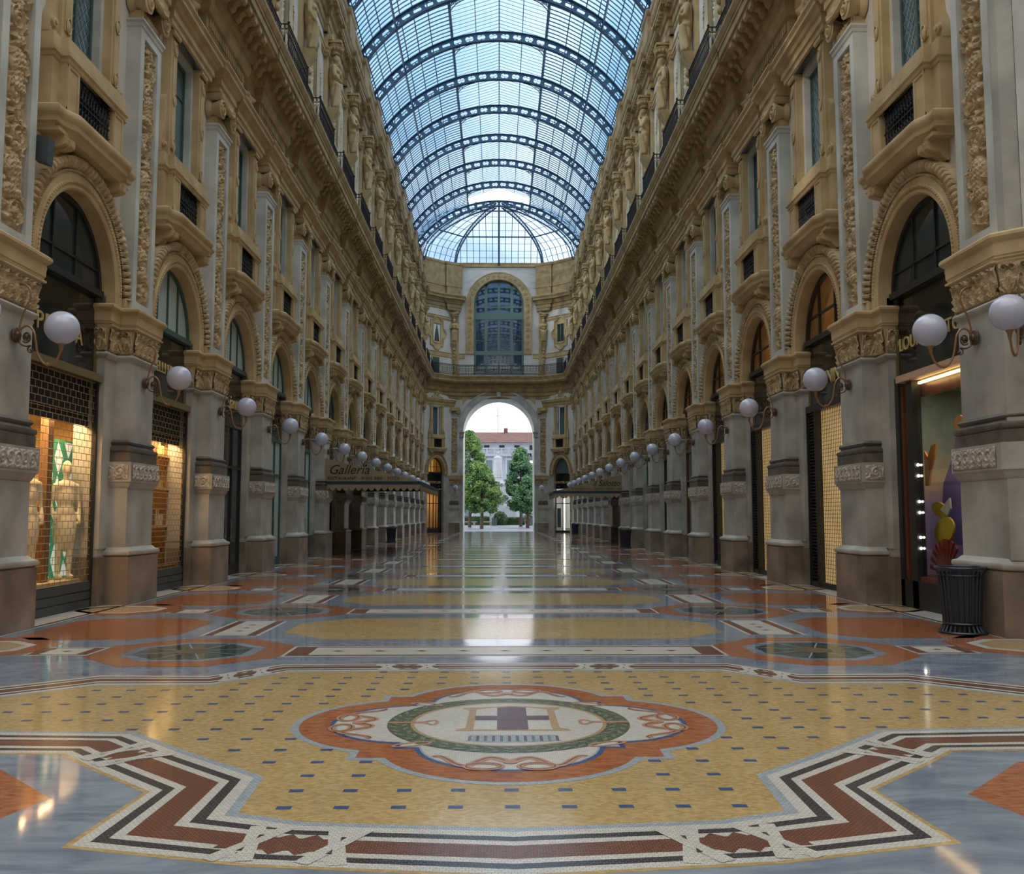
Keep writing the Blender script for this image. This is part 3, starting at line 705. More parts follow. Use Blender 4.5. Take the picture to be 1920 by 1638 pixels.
for side, sx in SIDES:
    sg = 1 if sx < 0 else -1
    P = [sg*y for y in PY]; C = [sg*y for y in CY]
    ya, yb = (12.35, 86.0) if sg > 0 else (-86.0, -12.35)
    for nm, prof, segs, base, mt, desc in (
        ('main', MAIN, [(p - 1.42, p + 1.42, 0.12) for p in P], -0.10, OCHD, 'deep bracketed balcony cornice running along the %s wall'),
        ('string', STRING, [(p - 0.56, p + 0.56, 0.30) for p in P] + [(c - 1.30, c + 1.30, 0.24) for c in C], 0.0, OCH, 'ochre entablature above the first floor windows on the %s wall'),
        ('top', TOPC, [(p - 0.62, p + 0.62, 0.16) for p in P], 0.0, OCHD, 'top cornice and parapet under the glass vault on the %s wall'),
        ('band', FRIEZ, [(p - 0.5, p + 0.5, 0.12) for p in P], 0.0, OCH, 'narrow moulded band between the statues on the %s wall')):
        mb = MB(); mb.sweep(wall_path(segs, ya, yb, base, sg), prof)
        if nm == 'main':        # scrolled brackets under the balcony
            y = ya + 0.3
            while y < yb:
                near = min(abs(y - p) for p in P); o_ = 0.12 if near < 1.42 else -0.10
                z = 14.30
                mb.prism([(o_+0.44, 13.98), (o_+0.50, 13.93), (o_+0.58, 13.98), (o_+0.62, 14.10), (o_+0.72, 14.16), (o_+0.80, 14.12), (o_+0.86, 14.18), (o_+0.86, 14.31), (o_+0.44, 14.31)], y - 0.11, y + 0.11, 'y')
                for q in range(3): mb.box(o_+0.17, o_+0.215, y - 0.18 + q*0.16, y - 0.08 + q*0.16, 13.18, 13.40)
                y += 0.48
        if nm in ('string', 'top'):
            y = ya + 0.1
            while y < yb:
                if nm == 'string':
                    d = 0.24 if min(abs(y - c) for c in C) < 1.3 else (0.30 if min(abs(y - p) for p in P) < 0.56 else 0.0)
                    mb.box(d+0.10, d+0.16, y - 0.04, y + 0.04, 12.33, 12.42)
                else:
                    d = 0.16 if min(abs(y - p) for p in P) < 0.62 else 0.0
                    mb.box(d+0.2, d+0.44, y - 0.07, y + 0.07, 22.22, 22.40)
                y += 0.16 if nm == 'string' else 0.30
        tn += 1
        o = mb.build('trim_%d' % tn, [mt]); tag(o, kind='structure', label=desc % side); o.location = (sx*W, 0, 0); o.rotation_euler = (0, 0, 0 if sx < 0 else pi)

# ------------------------------------------------------------------ piers
PB = [(-0.30, -1.0), (0.04, -1.0)]           # jamb block behind the pier
def ppath(d, w, back=1.0, bo=0.04): return [(-0.46, -back), (bo, -back), (bo, -w), (d, -w), (d, w), (bo, w), (bo, back), (-0.46, back)]
def make_pier(oct_=0):
    """oct_: 0 plain; +1/-1 a corner pier whose near end (local -y / +y) turns away at 45 degrees"""
    t = thing('arcade_pier', 'x', 'pier')
    def path(d, w, back=1.0, bo=0.04):
        if not oct_: return ppath(d, w, back, bo)
        L = 3.2
        p = [(d - L*0.7071, -0.62 - L*0.7071 + (d - 0.4)*0.4142 * -1), (d, -0.62 + (0.4 - d)*0.4142 * -1), (d, w), (bo, w), (bo, back), (-0.46, back)]
        if oct_ < 0: p = [(x, -y) for x, y in p][::-1]
        return p
    def simple(d, w):
        p = path(d, w, 1.0, 0.0)
        if not oct_: return [(-0.02, -w), (d, -w), (d, w), (-0.02, w)]
        return p[:-3] + [(-0.02, w)] if oct_ > 0 else [(-0.02, -w)] + p[3:]
    def sw(name, prof, mt, d, w, back=1.0, bo=0.04, smooth=None, relief=None):
        mb = MB(); mb.sweep(path(d, w, back, bo) if back else simple(d, w), prof)
        if relief: relief(mb)
        return mb.build(name, mt, t, smooth=smooth)
    sw('plinth', [(0, 0), (0, 0.87), (-0.03, 0.88)], [GRAN], 0.46, 0.74, 1.012)
    sw('torus', [(0.0, 0.88), (0.035, 0.90), (0.045, 0.935), (0.03, 0.97), (-0.02, 0.985), (-0.06, 1.03), (-0.08, 1.04)], [GREY], 0.44, 0.72, 0, 0.0, 40)
    sw('pedestal', [(0, 1.02), (0, 2.14)], [GREY], 0.36, 0.63, 1.008, 0.03)
    p_ = [(0, 2.12), (0.02, 2.15), (0.05, 2.22), (0.075, 2.24), (0.075, 2.60), (-0.1, 2.62)]
    f = sw('pedestal_cap', p_, [GREY], 0.37, 0.63, 0)
    mb = MB()
    pp = simple(0.452, 0.712)
    for a, b in zip(pp[:-1], pp[1:]):
        L = hypot(b[0]-a[0], b[1]-a[1])
        if L < 0.3 or max(a[0], b[0]) < 0.2: continue
        A, B = Vector(a), Vector(b); d = (B-A).normalized(); A += d*0.06; B -= d*0.06
        seg_relief(mb, A, B, 2.28, 2.56, hf_frieze, 0.022, 0.012, 0.004)
    mb.build('carved_frieze', [FRZ], f)
    sw('base_block', [(0, 2.60), (0, 2.78), (-0.03, 2.79)], [DARKB], 0.40, 0.66, 0)
    sw('base_mouldings', [(-0.01, 2.78), (0.02, 2.80), (0.03, 2.83), (0.02, 2.87), (-0.02, 2.88), (-0.045, 2.92), (-0.02, 2.945), (-0.01, 2.97), (-0.03, 3.0), (-0.07, 3.02)], [DARKB], 0.385, 0.64, 0, 0, 40)
    sw('shaft', [(0, 2.1), (0, 4.50)], [GREY], 0.33, 0.56, 1.006, 0.025)
    sw('neck_moulding', [(0.0, 4.48), (0.02, 4.50), (0.055, 4.53), (0.06, 4.56), (0.045, 4.585), (0.02, 4.60), (0, 4.61)], [GREY], 0.33, 0.56, 1.0, 0.04, 40)
    mb = MB(); fl_ = lambda t_: 0.06*t_**2
    mb.sweep(path(0.335, 0.565, 1.0, 0.04), [(0, 4.60), (0.005, 4.8), (0.05, 5.06)])
    pp = path(0.34, 0.57, 1.0, 0.045)
    for a, b in zip(pp[:-1], pp[1:]):
        L = hypot(b[0]-a[0], b[1]-a[1])
        if L > 0.2: seg_relief(mb, a, b, 4.61, 5.05, hf_leaves, 0.085, 0.0095, 0.0, fl_, per=max(0.16, L/max(1, round(L/0.24))))
    mb.build('carved_capital', [CARV], t, smooth=35)
    mb = MB()
    mb.sweep(path(0.345, 0.575, 1.0, 0.05), [(0, 5.02), (0.05, 5.05), (0.055, 5.10), (0.08, 5.12), (0.08, 5.14), (0.095, 5.16), (0.10, 5.33), (0.13, 5.36), (0.16, 5.40), (0.16, 5.44), (0.13, 5.47), (-0.2, 5.49)])
    mb.sweep(path(0.345, 0.575, 1.0, 0.05)[0:0] or path(0.43, 0.66, 1.0, 0.13), [(0, 5.06), (0.02, 5.07), (0.02, 5.10), (0, 5.11)])
    mb.build('impost', [OCH], t)
    return t
def make_pilaster():
    """tall framed panel with carved relief, ionic capital and entablature block"""
    t = thing('carved_pilaster', 'x', 'pilaster')
    zb = 5.47
    mb = MB(); w = 0.52; d = 0.28
    for s in (-1, 1):
        a, b = sorted((s*w, s*0.34)); mb.box(-0.02, d, a, b, zb, 11.08)
        a, b = sorted((s*0.36, s*0.335)); mb.box(0.1, d - 0.04, a, b, 5.70, 10.90)
    mb.box(-0.02, d, -0.34, 0.34, zb, 5.68); mb.box(-0.02, d, -0.34, 0.34, 10.9, 11.08)
    mb.box(-0.02, d - 0.09, -0.34, 0.34, 5.68, 10.9)
    mb.sweep([(-0.02, -w), (d, -w), (d, w), (-0.02, w)], [(0, 11.04), (0.02, 11.06), (0.03, 11.12), (0.06, 11.16), (0.06, 11.20), (-0.1, 11.21)])
    mb.build('marble_frame', [MARB], t, zb)
    mb = MB(); panel_relief(mb, d - 0.085, 0, 0.655, 5.70, 10.88, 0.11, 0.0115, 0.3); mb.build('carved_panel', [CARV], t, zb, smooth=38)
    # ionic capital
    c = MB()
    c.box(0, 0.24, -0.46, 0.46, 11.20, 11.42)
    for q in range(9):
        y = -0.42 + q*0.105; c.tube([(0.25, y, 11.21), (0.25, y, 11.42)], 0.03, 6)
    for s in (-1, 1):
        y = s*0.44
        c.lathe([(0.01, 0.0), (0.235, 0.0), (0.225, 0.06), (0.15, 0.12), (0.19, 0.26), (0.235, 0.36), (0.20, 0.37), (0.01, 0.37)], (0.02, y, 11.60), 18, 0, 'x')
        sp = [(0.40, y + s*(0.20 - 0.16*t_)*cos(t_*13.0), 11.60 + (0.20 - 0.16*t_)*sin(t_*13.0)) for t_ in np.linspace(0, 1, 30)]
        c.tube(sp, 0.024, 5); c.sphere((0.41, y, 11.60), 0.05, 8, 6)
        c.tube([(0.40, y, 11.80), (0.42, y*0.5, 11.70), (0.44, 0, 11.66)], [0.05, 0.07, 0.06], 7)
    c.sphere((0.42, 0, 11.72), 0.085, 10, 8, 0, (1, 1, 1.3))
    for s in (-1, 1): c.sphere((0.40, s*0.12, 11.76), 0.07, 8, 6, 0, (1, 1.5, 0.8))
    c.sweep([(-0.02, -0.52), (0.34, -0.52), (0.34, 0.52), (-0.02, 0.52)], [(0, 11.80), (0.04, 11.83), (0.06, 11.90), (0.06, 11.96), (-0.3, 11.98)])
    c.build('ionic_capital', [OCH], t, zb, smooth=45)
    return t

ptn = {}
for side, sx in SIDES:
    for k in range(NP):
        (xy, rz) = sideplace(side, PY[k])
        if k == 0:
            o = make_pier(1 if side == 'left' else -1)
            o.location = (*xy, 0); o.rotation_euler = (0, 0, rz)
            o['label'] = 'grey marble corner pier at the near %s, one face turned 45 degrees' % side
        else:
            o = place('pier', make_pier, (*xy, 0), rz, 'grey marble pier on a granite plinth, %s along the %s wall from the near end' % (ORD[k], side), 'arcade piers of the %s wall' % side)
        if k < NP - 0:
            p = place('pilaster', make_pilaster, (*xy, 5.47), rz, 'white marble pilaster with carved ochre panel, %s along the %s wall from the near end' % (ORD[k], side), 'carved pilasters of the %s wall' % side)
    # pilaster on the turned face of the corner pier
    sg = -1 if side == 'left' else 1
    ux = 1 if side == 'right' else -1
    base = Vector((ux*W, PY[0] - 0.62)); q = base + Vector((ux*0.72, -0.72))*0.60
    p = place('pilaster', make_pilaster, (q.x, q.y, 5.47), (-pi/4 if side == 'left' else pi + pi/4), 'carved ochre pilaster on the turned face of the nearest %s corner pier' % side)
    if 'group' in p: del p['group']

# ------------------------------------------------------------------ globe lamps on curled bronze arms
def make_lamp():
    t = thing('globe_wall_lamp', 'x', 'wall lamp')     # origin at the wall plate, arm towards local +x
    mb = MB()
    mb.lathe([(0.02, -0.01), (0.105, 0.0), (0.115, 0.02), (0.09, 0.045), (0.06, 0.05), (0.045, 0.075), (0.02, 0.08)], (0, 0, 0), 18, 0, 'x')
    for q in range(10):
        a = 2*pi*q/10; mb.sphere((0.035, 0.085*cos(a), 0.085*sin(a)), 0.018, 6, 4)
    mb.build('wall_plate', [BRONZD], t, smooth=40)
    def curve(ctrl, n=40):
        P = [Vector(c) for c in ctrl]; P = [P[0]*2 - P[1]] + P + [P[-1]*2 - P[-2]]; out = []
        m = len(P) - 3
        for i in range(m):
            for j in range(n // m + 1):
                u = j/(n // m + 1); p0, p1, p2, p3 = P[i:i+4]
                out.append(0.5*((2*p1) + (p2-p0)*u + (2*p0 - 5*p1 + 4*p2 - p3)*u*u + (3*p1 - p0 - 3*p2 + p3)*u**3))
        out.append(P[-2]); return out
    mb = MB()
    mb.tube(curve([(0.06, 0, 0.0), (0.10, 0, 0.10), (0.19, 0, 0.13), (0.27, 0, 0.04), (0.30, 0, -0.10), (0.34, 0, -0.28), (0.43, 0, -0.41), (0.53, 0, -0.42), (0.61, 0, -0.34), (0.655, 0, -0.22)]), 0.0165, 8)
    mb.sphere((0.475, 0, -0.42), 0.03, 8, 6)
    mb.build('arm', [BRONZE], t, smooth=60)
    mb = MB()
    mb.tube(curve([(0.06, 0, 0.02), (0.07, 0, 0.16), (0.12, 0, 0.34), (0.19, 0, 0.50), (0.19, 0, 0.64), (0.12, 0, 0.72), (0.02, 0, 0.73), (-0.03, 0, 0.72)]), 0.014, 7)
    mb.build('upper_tendril', [BRONZE], t, smooth=60)
    mb = MB()
    mb.tube(curve([(0.06, 0, -0.02), (0.08, 0, -0.12), (0.16, 0, -0.16), (0.23, 0, -0.15)]), 0.012, 6)
    mb.tube([(0.165 + 0.055*cos(a)*(1 - a/14), 0, -0.03 + 0.07*sin(a)*(1 - a/14)) for a in np.linspace(-2.4, 5.5, 26)], 0.011, 6)
    mb.sphere((0.165, 0, -0.02), 0.040, 10, 7)
    mb.tube([(0.24 + (0.062 - 0.009*a)*cos(a + 1.6), 0, -0.215 + (0.062 - 0.009*a)*sin(a + 1.6)) for a in np.linspace(0, 6.2, 26)], 0.011, 6)
    mb.sphere((0.24, 0, -0.215), 0.022, 8, 6)
    mb.build('scrollwork', [BRONZD], t, smooth=60)
    mb = MB()
    mb.lathe([(0.018, -0.24), (0.028, -0.20), (0.030, -0.16), (0.05, -0.13), (0.052, -0.12), (0.10, -0.105), (0.115, -0.09), (0.10, -0.085), (0.02, -0.09)], (0.66, 0, 0), 16)
    for q in range(4):
        a = pi/4 + q*pi/2; mb.bar((0.66 + 0.11*cos(a), 0.11*sin(a), -0.10), (0.66 + 0.135*cos(a), 0.135*sin(a), -0.075), 0.010)
    mb.build('globe_holder', [BRONZE], t, smooth=40)
    mb = MB(); mb.sphere((0.66, 0, 0.105), 0.235, 28, 18); mb.build('globe', [GLOBE], t, smooth=180)
    return t
for side, sx in SIDES:
    for k in range(NP - 1):
        x = sx*(W - 0.36); rz = 0 if sx < 0 else pi
        place('lamp', make_lamp, (x, PY[k] + 0.02, 4.16), rz, 'white globe lamp on curled bronze arm, %s along the %s wall from near end' % (ORD[k], side), 'globe wall lamps of the %s wall' % side)
for sx in (-1, 1):
    o = place('lamp', make_lamp, (sx*(W - 0.4 + 0.24), PY[0] - 0.62 - 0.24 + 0.0, 4.12), (-pi/4 if sx < 0 else pi + pi/4), 'white globe lamp on the turned face of the nearest %s corner pier' % ('left' if sx < 0 else 'right'))
    if 'group' in o: del o['group']

# ------------------------------------------------------------------ arch surrounds
def make_arch():
    t = thing('arch_surround', 'x', 'arch moulding')
    zb = 5.46
    mb = MB()
    mb.arch([(AR, -0.34), (AR, 0.16), (AR + 0.03, 0.18), (AR + 0.10, 0.18), (AR + 0.11, 0.20), (AR + 0.15, 0.20), (AR + 0.16, 0.17), (AR + 0.28, 0.17), (AR + 0.30, 0.14)], 0, AZ, seg=40)
    for s in (-1, 1):
        pr = [(AR, -0.34), (AR, 0.16), (AR + 0.03, 0.18), (AR + 0.10, 0.18), (AR + 0.11, 0.20), (AR + 0.15, 0.20), (AR + 0.16, 0.17), (AR + 0.28, 0.17), (AR + 0.30, 0.14), (AR + 0.30, 0.22), (AR + 0.55, 0.22), (AR + 0.56, 0.0)]
        mb.rings([[(x, s*r, z) for r, x in pr] for z in (5.46, AZ)], closed=False)
    for q in range(64):
        a = pi*(q + 0.5)/64; mb.sphere((0.205, (AR + 0.13)*cos(a), AZ + (AR + 0.13)*sin(a)), 0.026, 6, 4)
    mb.build('soffit', [OCH], t, zb)
    mb = MB(); r0, r1 = AR + 0.29, AR + 0.56
    # carved leaf band, height field in polar form
    nu, nv = 640, 18; A = np.linspace(0, pi, nu); R = np.linspace(r0, r1, nv); AA, RR = np.meshgrid(A, R, indexing='ij')
    per = pi/46; c = ((AA/per + 0.5) % 1 - 0.5); v = (RR - r0)/(r1 - r0)
    leaf = np.clip(1 - (np.abs(c)*2.2)**2.6, 0, 1)**0.6*np.where(v > 0.22, 0.55 + 0.45*np.sin((v - 0.22)/0.78*pi), 0.0) + np.where(v < 0.16, 0.8*np.abs(np.sin(AA*110)), 0)
    rib = 0.25*np.clip(1 - np.abs(c)*14, 0, 1)
    X = 0.09 + 0.05*v + 0.15*leaf - 0.05*rib*(v > 0.25)
    X = np.where(v > 0.999, 0.02, X)
    P = np.stack([X, RR*np.cos(AA), AZ + RR*np.sin(AA)], -1); mb.grid(P)
    mb.arch([(r1, 0.0), (r1, 0.14), (r1 - 0.01, 0.16)], 0, AZ, seg=40)
    mb.build('leaf_band', [CARV], t, zb, smooth=50)
    return t
# ------------------------------------------------------------------ first floor windows with small balconies
def make_window():
    t = thing('balcony_window', 'x', 'window surround')
    zb = 7.3
    mb = MB()      # shelf with rounded nose
    mb.sweep([(-0.02, -1.42), (0.34, -1.42), (0.34, -1.22), (0.46, -0.98), (0.46, 0.98), (0.34, 1.22), (0.34, 1.42), (-0.02, 1.42)],
             [(-0.16, 7.60), (-0.10, 7.61), (-0.05, 7.66), (-0.03, 7.70), (0.02, 7.72), (0.03, 7.80), (0.07, 7.84), (0.09, 7.90), (0.075, 7.96), (0.02, 8.0), (-0.46, 8.01)])
    mb.box(0, 0.36, -1.36, 1.36, 7.60, 7.66)
    mb.build('balcony_shelf', [OCH], t, zb, smooth=35)
    for s in (-1, 1):
        mb = MB(); y = s*1.02
        mb.prism([(0, 7.28), (0.06, 7.27), (0.12, 7.33), (0.16, 7.40), (0.28, 7.42), (0.38, 7.46), (0.40, 7.54), (0.34, 7.62), (0, 7.64)], y - 0.15, y + 0.15, 'y')
        mb.prism([(0.02, 7.26), (0.10, 7.25), (0.15, 7.32), (0.19, 7.385), (0.31, 7.40), (0.42, 7.45), (0.43, 7.55), (0, 7.6)], y - 0.055, y + 0.055, 'y')
        mb.build('console', [OCH], t, zb, smooth=30)
    for s in (-1, 1):
        mb = MB(); a, b = sorted((s*0.66, s*1.34))
        mb.box(0, 0.20, a, b, 8.0, 8.86); a, b = sorted((s*0.66, s*1.10)); mb.box(0, 0.32, a, b, 8.0, 8.86)
        yy = s*0.88
        mb.box(0.30, 0.335, yy - 0.20, yy - 0.14, 8.04, 8.82); mb.box(0.30, 0.335, yy + 0.14, yy + 0.20, 8.04, 8.82)
        mb.box(0.30, 0.335, yy - 0.20, yy + 0.20, 8.76, 8.82); mb.box(0.30, 0.335, yy - 0.20, yy + 0.20, 8.04, 8.10)
        mb.build('pedestal', [OCH], t, zb)
    g = MB()       # wrought iron panel
    x = 0.25
    for z in (8.05, 8.44, 8.80): g.box(x - 0.012, x + 0.012, -0.66, 0.66, z - 0.012, z + 0.012)
    for q in range(12):
        y = -0.605 + q*0.11
        g.box(x - 0.007, x + 0.007, y - 0.007, y + 0.007, 8.03, 8.82)
        for zc in (8.24, 8.62):
            g.tube([(x, y + 0.055 + 0.043*cos(a), zc + 0.10*sin(a)*(1 if a < pi else 1)) for a in np.linspace(0, 2*pi, 13)], 0.009, 4)
            g.tube([(x + 0.01, y + 0.055 + 0.02*cos(a*2), zc + 0.045*sin(a)) for a in np.linspace(0, 2*pi, 9)], 0.008, 4)
    g.build('iron_panel', [IRON], t, zb)
    mb = MB(); mb.box(0.0, 0.06, -0.66, 0.66, 8.0, 8.86); mb.build('panel_backing', [DARKROOM], t, zb)
    mb = MB()
    mb.sweep([(-0.02, -1.34), (0.20, -1.34), (0.20, -1.10), (0.33, -1.10), (0.33, 1.10), (0.20, 1.10), (0.20, 1.34), (-0.02, 1.34)],
             [(0, 8.80), (0.02, 8.82), (0.03, 8.87), (0.06, 8.90), (0.06, 8.96), (0.02, 8.98), (0.01, 9.22), (-0.3, 9.25)])
    mb.build('sill', [OCH], t, zb)
    for s in (-1, 1):
        mb = MB(); a, b = sorted((s*0.74, s*1.10))
        mb.box(0, 0.20, a, b, 9.22, 11.98); a, b = sorted((s*0.82, s*1.02)); mb.box(0.19, 0.225, a, b, 9.4, 11.8)
        yy = s*0.92
        for zc in (9.5, 10.5, 11.6):
            mb.sphere((0.225, yy, zc), 0.07, 10, 8, 0, (0.4, 1, 1.5)); mb.tube([(0.24, yy + 0.075*cos(a_), zc + 0.13*sin(a_)) for a_ in np.linspace(0, 2*pi, 12)], 0.014, 4)
        # scrolled wing
        pr = [(s*1.10, 9.22), (s*1.36, 9.22), (s*1.37, 9.42), (s*1.31, 9.56), (s*1.23, 9.70), (s*1.19, 9.95), (s*1.18, 10.2), (s*1.21, 10.36), (s*1.16, 10.5), (s*1.10, 10.55)]
        if s < 0: pr = pr[::-1]
        mb.prism(pr, 0.0, 0.14); mb.lathe([(0.01, 0), (0.085, 0), (0.085, 0.06), (0.05, 0.06), (0.04, 0.09), (0.01, 0.09)], (0.13, s*1.26, 9.40), 12, 0, 'x')
        mb.sweep([(-0.02, -1.14), (0.20, -1.14)] if False else [(-0.02, a - 0.08), (0.24, a - 0.08), (0.24, b + 0.08), (-0.02, b + 0.08)], [(0, 11.86), (0.03, 11.90), (0.03, 11.98), (-0.1, 12.0)])
        mb.build('side_strip', [OCH], t, zb, smooth=35)
    mb = MB()      # marble inner frame
    for s in (-1, 1):
        a, b = sorted((s*0.62, s*0.75)); mb.box(-0.2, 0.05, a, b, 9.24, 12.0)
    mb.box(-0.2, 0.05, -0.75, 0.75, 11.88, 12.0)
    mb.build('marble_frame', [MARB], t, zb)
    # crest on the hood
    mb = MB()
    u = np.linspace(-0.95, 0.95, 110); v = np.linspace(0, 1, 34); U, V = np.meshgrid(u, v, indexing='ij')
    top = 0.14 + 0.62*np.exp(-(U/0.30)**2) + 0.10*np.abs(np.sin(U*7)) * (np.abs(U) < 0.8)
    Z = 12.66 + V*top
    H = hf_scroll(U*1.0, V*top + 0.1, 0.62, 0.9, 0.2)
    H2 = 0.5 + 0.5*np.cos(U*21)*np.cos((Z - 12.6)*23); face = np.exp(-((U/0.13)**2 + ((Z - 13.12)/0.19)**2))
    X = 0.22 + 0.09*np.maximum(H2, 0) + 0.14*face - 0.16*(V > 0.97) - 0.05*V
    mb.grid(np.stack([X, U, Z], -1))
    X2 = X*0 + 0.06; mb.grid(np.stack([X2, U, Z], -1)[::-1])
    mb.grid(np.stack([np.stack([X[:, -1], X2[:, -1]], 1), np.stack([U[:, -1]]*2, 1), np.stack([Z[:, -1]]*2, 1)], -1))
    mb.build('carved_crest', [CARV], t, zb, smooth=50)
    return t
def make_window_glass():
    t = thing('window_1', 'x', 'window', kind='structure')
    mb = MB()
    mb.box(-0.30, -0.24, -0.62, -0.55, 9.25, 12.0); mb.box(-0.30, -0.24, 0.55, 0.62, 9.25, 12.0); mb.box(-0.30, -0.24, -0.035, 0.035, 9.25, 12.0)
    mb.box(-0.30, -0.24, -0.6, 0.6, 9.25, 9.36); mb.box(-0.30, -0.24, -0.6, 0.6, 11.80, 11.88); mb.box(-0.29, -0.25, -0.6, 0.6, 11.1, 11.15)
    mb.build('window_frame', [TEALF], t, 9.25)
    mb = MB(); mb.box(-0.285, -0.275, -0.56, 0.56, 9.3, 11.85); mb.build('pane', [BLUEWIN], t, 9.25)
    return t
def make_lead_glass():
    t = thing('window_1', 'x', 'window', kind='structure')
    mb = MB()
    mb.box(-0.30, -0.24, -0.62, -0.55, 9.25, 12.0); mb.box(-0.30, -0.24, 0.55, 0.62, 9.25, 12.0); mb.box(-0.30, -0.24, -0.035, 0.035, 9.25, 12.0)
    mb.box(-0.30, -0.24, -0.6, 0.6, 9.25, 9.36); mb.box(-0.30, -0.24, -0.6, 0.6, 11.80, 11.88)
    for q in range(-26, 30):
        for sg in (-1, 1):
            z0 = 9.3 + q*0.24; ya, yb = (-0.56, 0.56); za, zb_ = z0, z0 + 1.12*1.25
            # clip to the pane
            pts = []
            for t_ in np.linspace(0, 1, 15):
                z = za + (zb_ - za)*t_
                if 9.3 <= z <= 11.85: pts.append((-0.262, (ya + (yb-ya)*t_)*sg, z))
            if len(pts) > 1: mb.tube([pts[0], pts[-1]], 0.007, 4)
    mb.build('leaded_frame', [TEALF], t, 9.25)
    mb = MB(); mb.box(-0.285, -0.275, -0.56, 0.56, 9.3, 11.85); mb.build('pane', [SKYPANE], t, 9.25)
    return t
wc = [0]
def winname(o):
    wc[0] += 1; o.name = 'window_%d' % wc[0]
for side, sx in SIDES:
    for k in range(NP - 1):
        (xy, rz) = sideplace(side, CY[k])
        place('arch', make_arch, (*xy, 5.46), rz, 'ochre leaf-carved arch over the %s shopfront bay of the %s wall' % (ORD[k], side), 'shopfront arches of the %s wall' % side)
        place('bwin', make_window, (*xy, 7.3), rz, 'first floor window surround with iron balcony panel above the %s bay of the %s wall' % (ORD[k], side), 'balcony windows of the %s wall' % side)
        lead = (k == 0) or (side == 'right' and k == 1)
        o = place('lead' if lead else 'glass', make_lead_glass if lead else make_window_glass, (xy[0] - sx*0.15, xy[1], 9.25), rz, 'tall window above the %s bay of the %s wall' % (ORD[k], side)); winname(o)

# ------------------------------------------------------------------ balcony railings on the main cornice
def railing_panels(mb, pts, z0, h=0.95, step=0.13, q=1.0):
    """iron balusters, hoops and rails along a plan polyline"""
    for a, b in zip(pts[:-1], pts[1:]):
        A, B = Vector((*a, 0)), Vector((*b, 0)); L = (B - A).length
        if L < 0.05: continue
        mb.bar(A + Vector((0, 0, z0 + h)), B + Vector((0, 0, z0 + h)), 0.022*q); mb.bar(A + Vector((0, 0, z0 + h - 0.16)), B + Vector((0, 0, z0 + h - 0.16)), 0.012*q)
        mb.bar(A + Vector((0, 0, z0 + 0.07)), B + Vector((0, 0, z0 + 0.07)), 0.014*q); mb.bar(A + Vector((0, 0, z0 + 0.24)), B + Vector((0, 0, z0 + 0.24)), 0.010*q)
        n = max(1, int(round(L/step))); d = (B - A).normalized()
        for i in range(n + 1):
            p = A + (B - A)*(i/n)
            mb.bar(p + Vector((0, 0, z0)), p + Vector((0, 0, z0 + h)), 0.009*q)
            if i < n:
                c = p + d*(L/n/2); r = L/n*0.42
                mb.tube([c + d*(r*cos(t)) + Vector((0, 0, z0 + h - 0.08 + 0.07*sin(t))) for t in np.linspace(0, 2*pi, 9)], 0.007*q, 3, caps=False)
                mb.tube([c + d*(r*0.9*cos(t)) + Vector((0, 0, z0 + 0.52 + 0.24*sin(t))) for t in np.linspace(0, 2*pi, 11)], 0.007*q, 3, caps=False)
                mb.tube([c + d*(r*cos(t)) + Vector((0, 0, z0 + 0.155 + 0.07*sin(t))) for t in np.linspace(0, 2*pi, 9)], 0.007*q, 3, caps=False)
def make_railing():
    t = thing('balcony_railing', 'x', 'railing')
    mb = MB(); b, o_ = 0.80, 1.04
    railing_panels(mb, [(b, -2.4), (b, -1.36), (o_, -1.36), (o_, 1.36), (b, 1.36), (b, 2.4)], 0.0, 1.0, 0.13, 1.3)
    mb.build('iron_bars', [IRON], t)
    for p in ((o_, -1.36), (o_, 1.36)):
        mb = MB(); mb.bar((*p, 0), (*p, 1.02), 0.022); mb.sphere((*p, 1.04), 0.04, 8, 6); mb.build('post', [IRON], t)
    return t
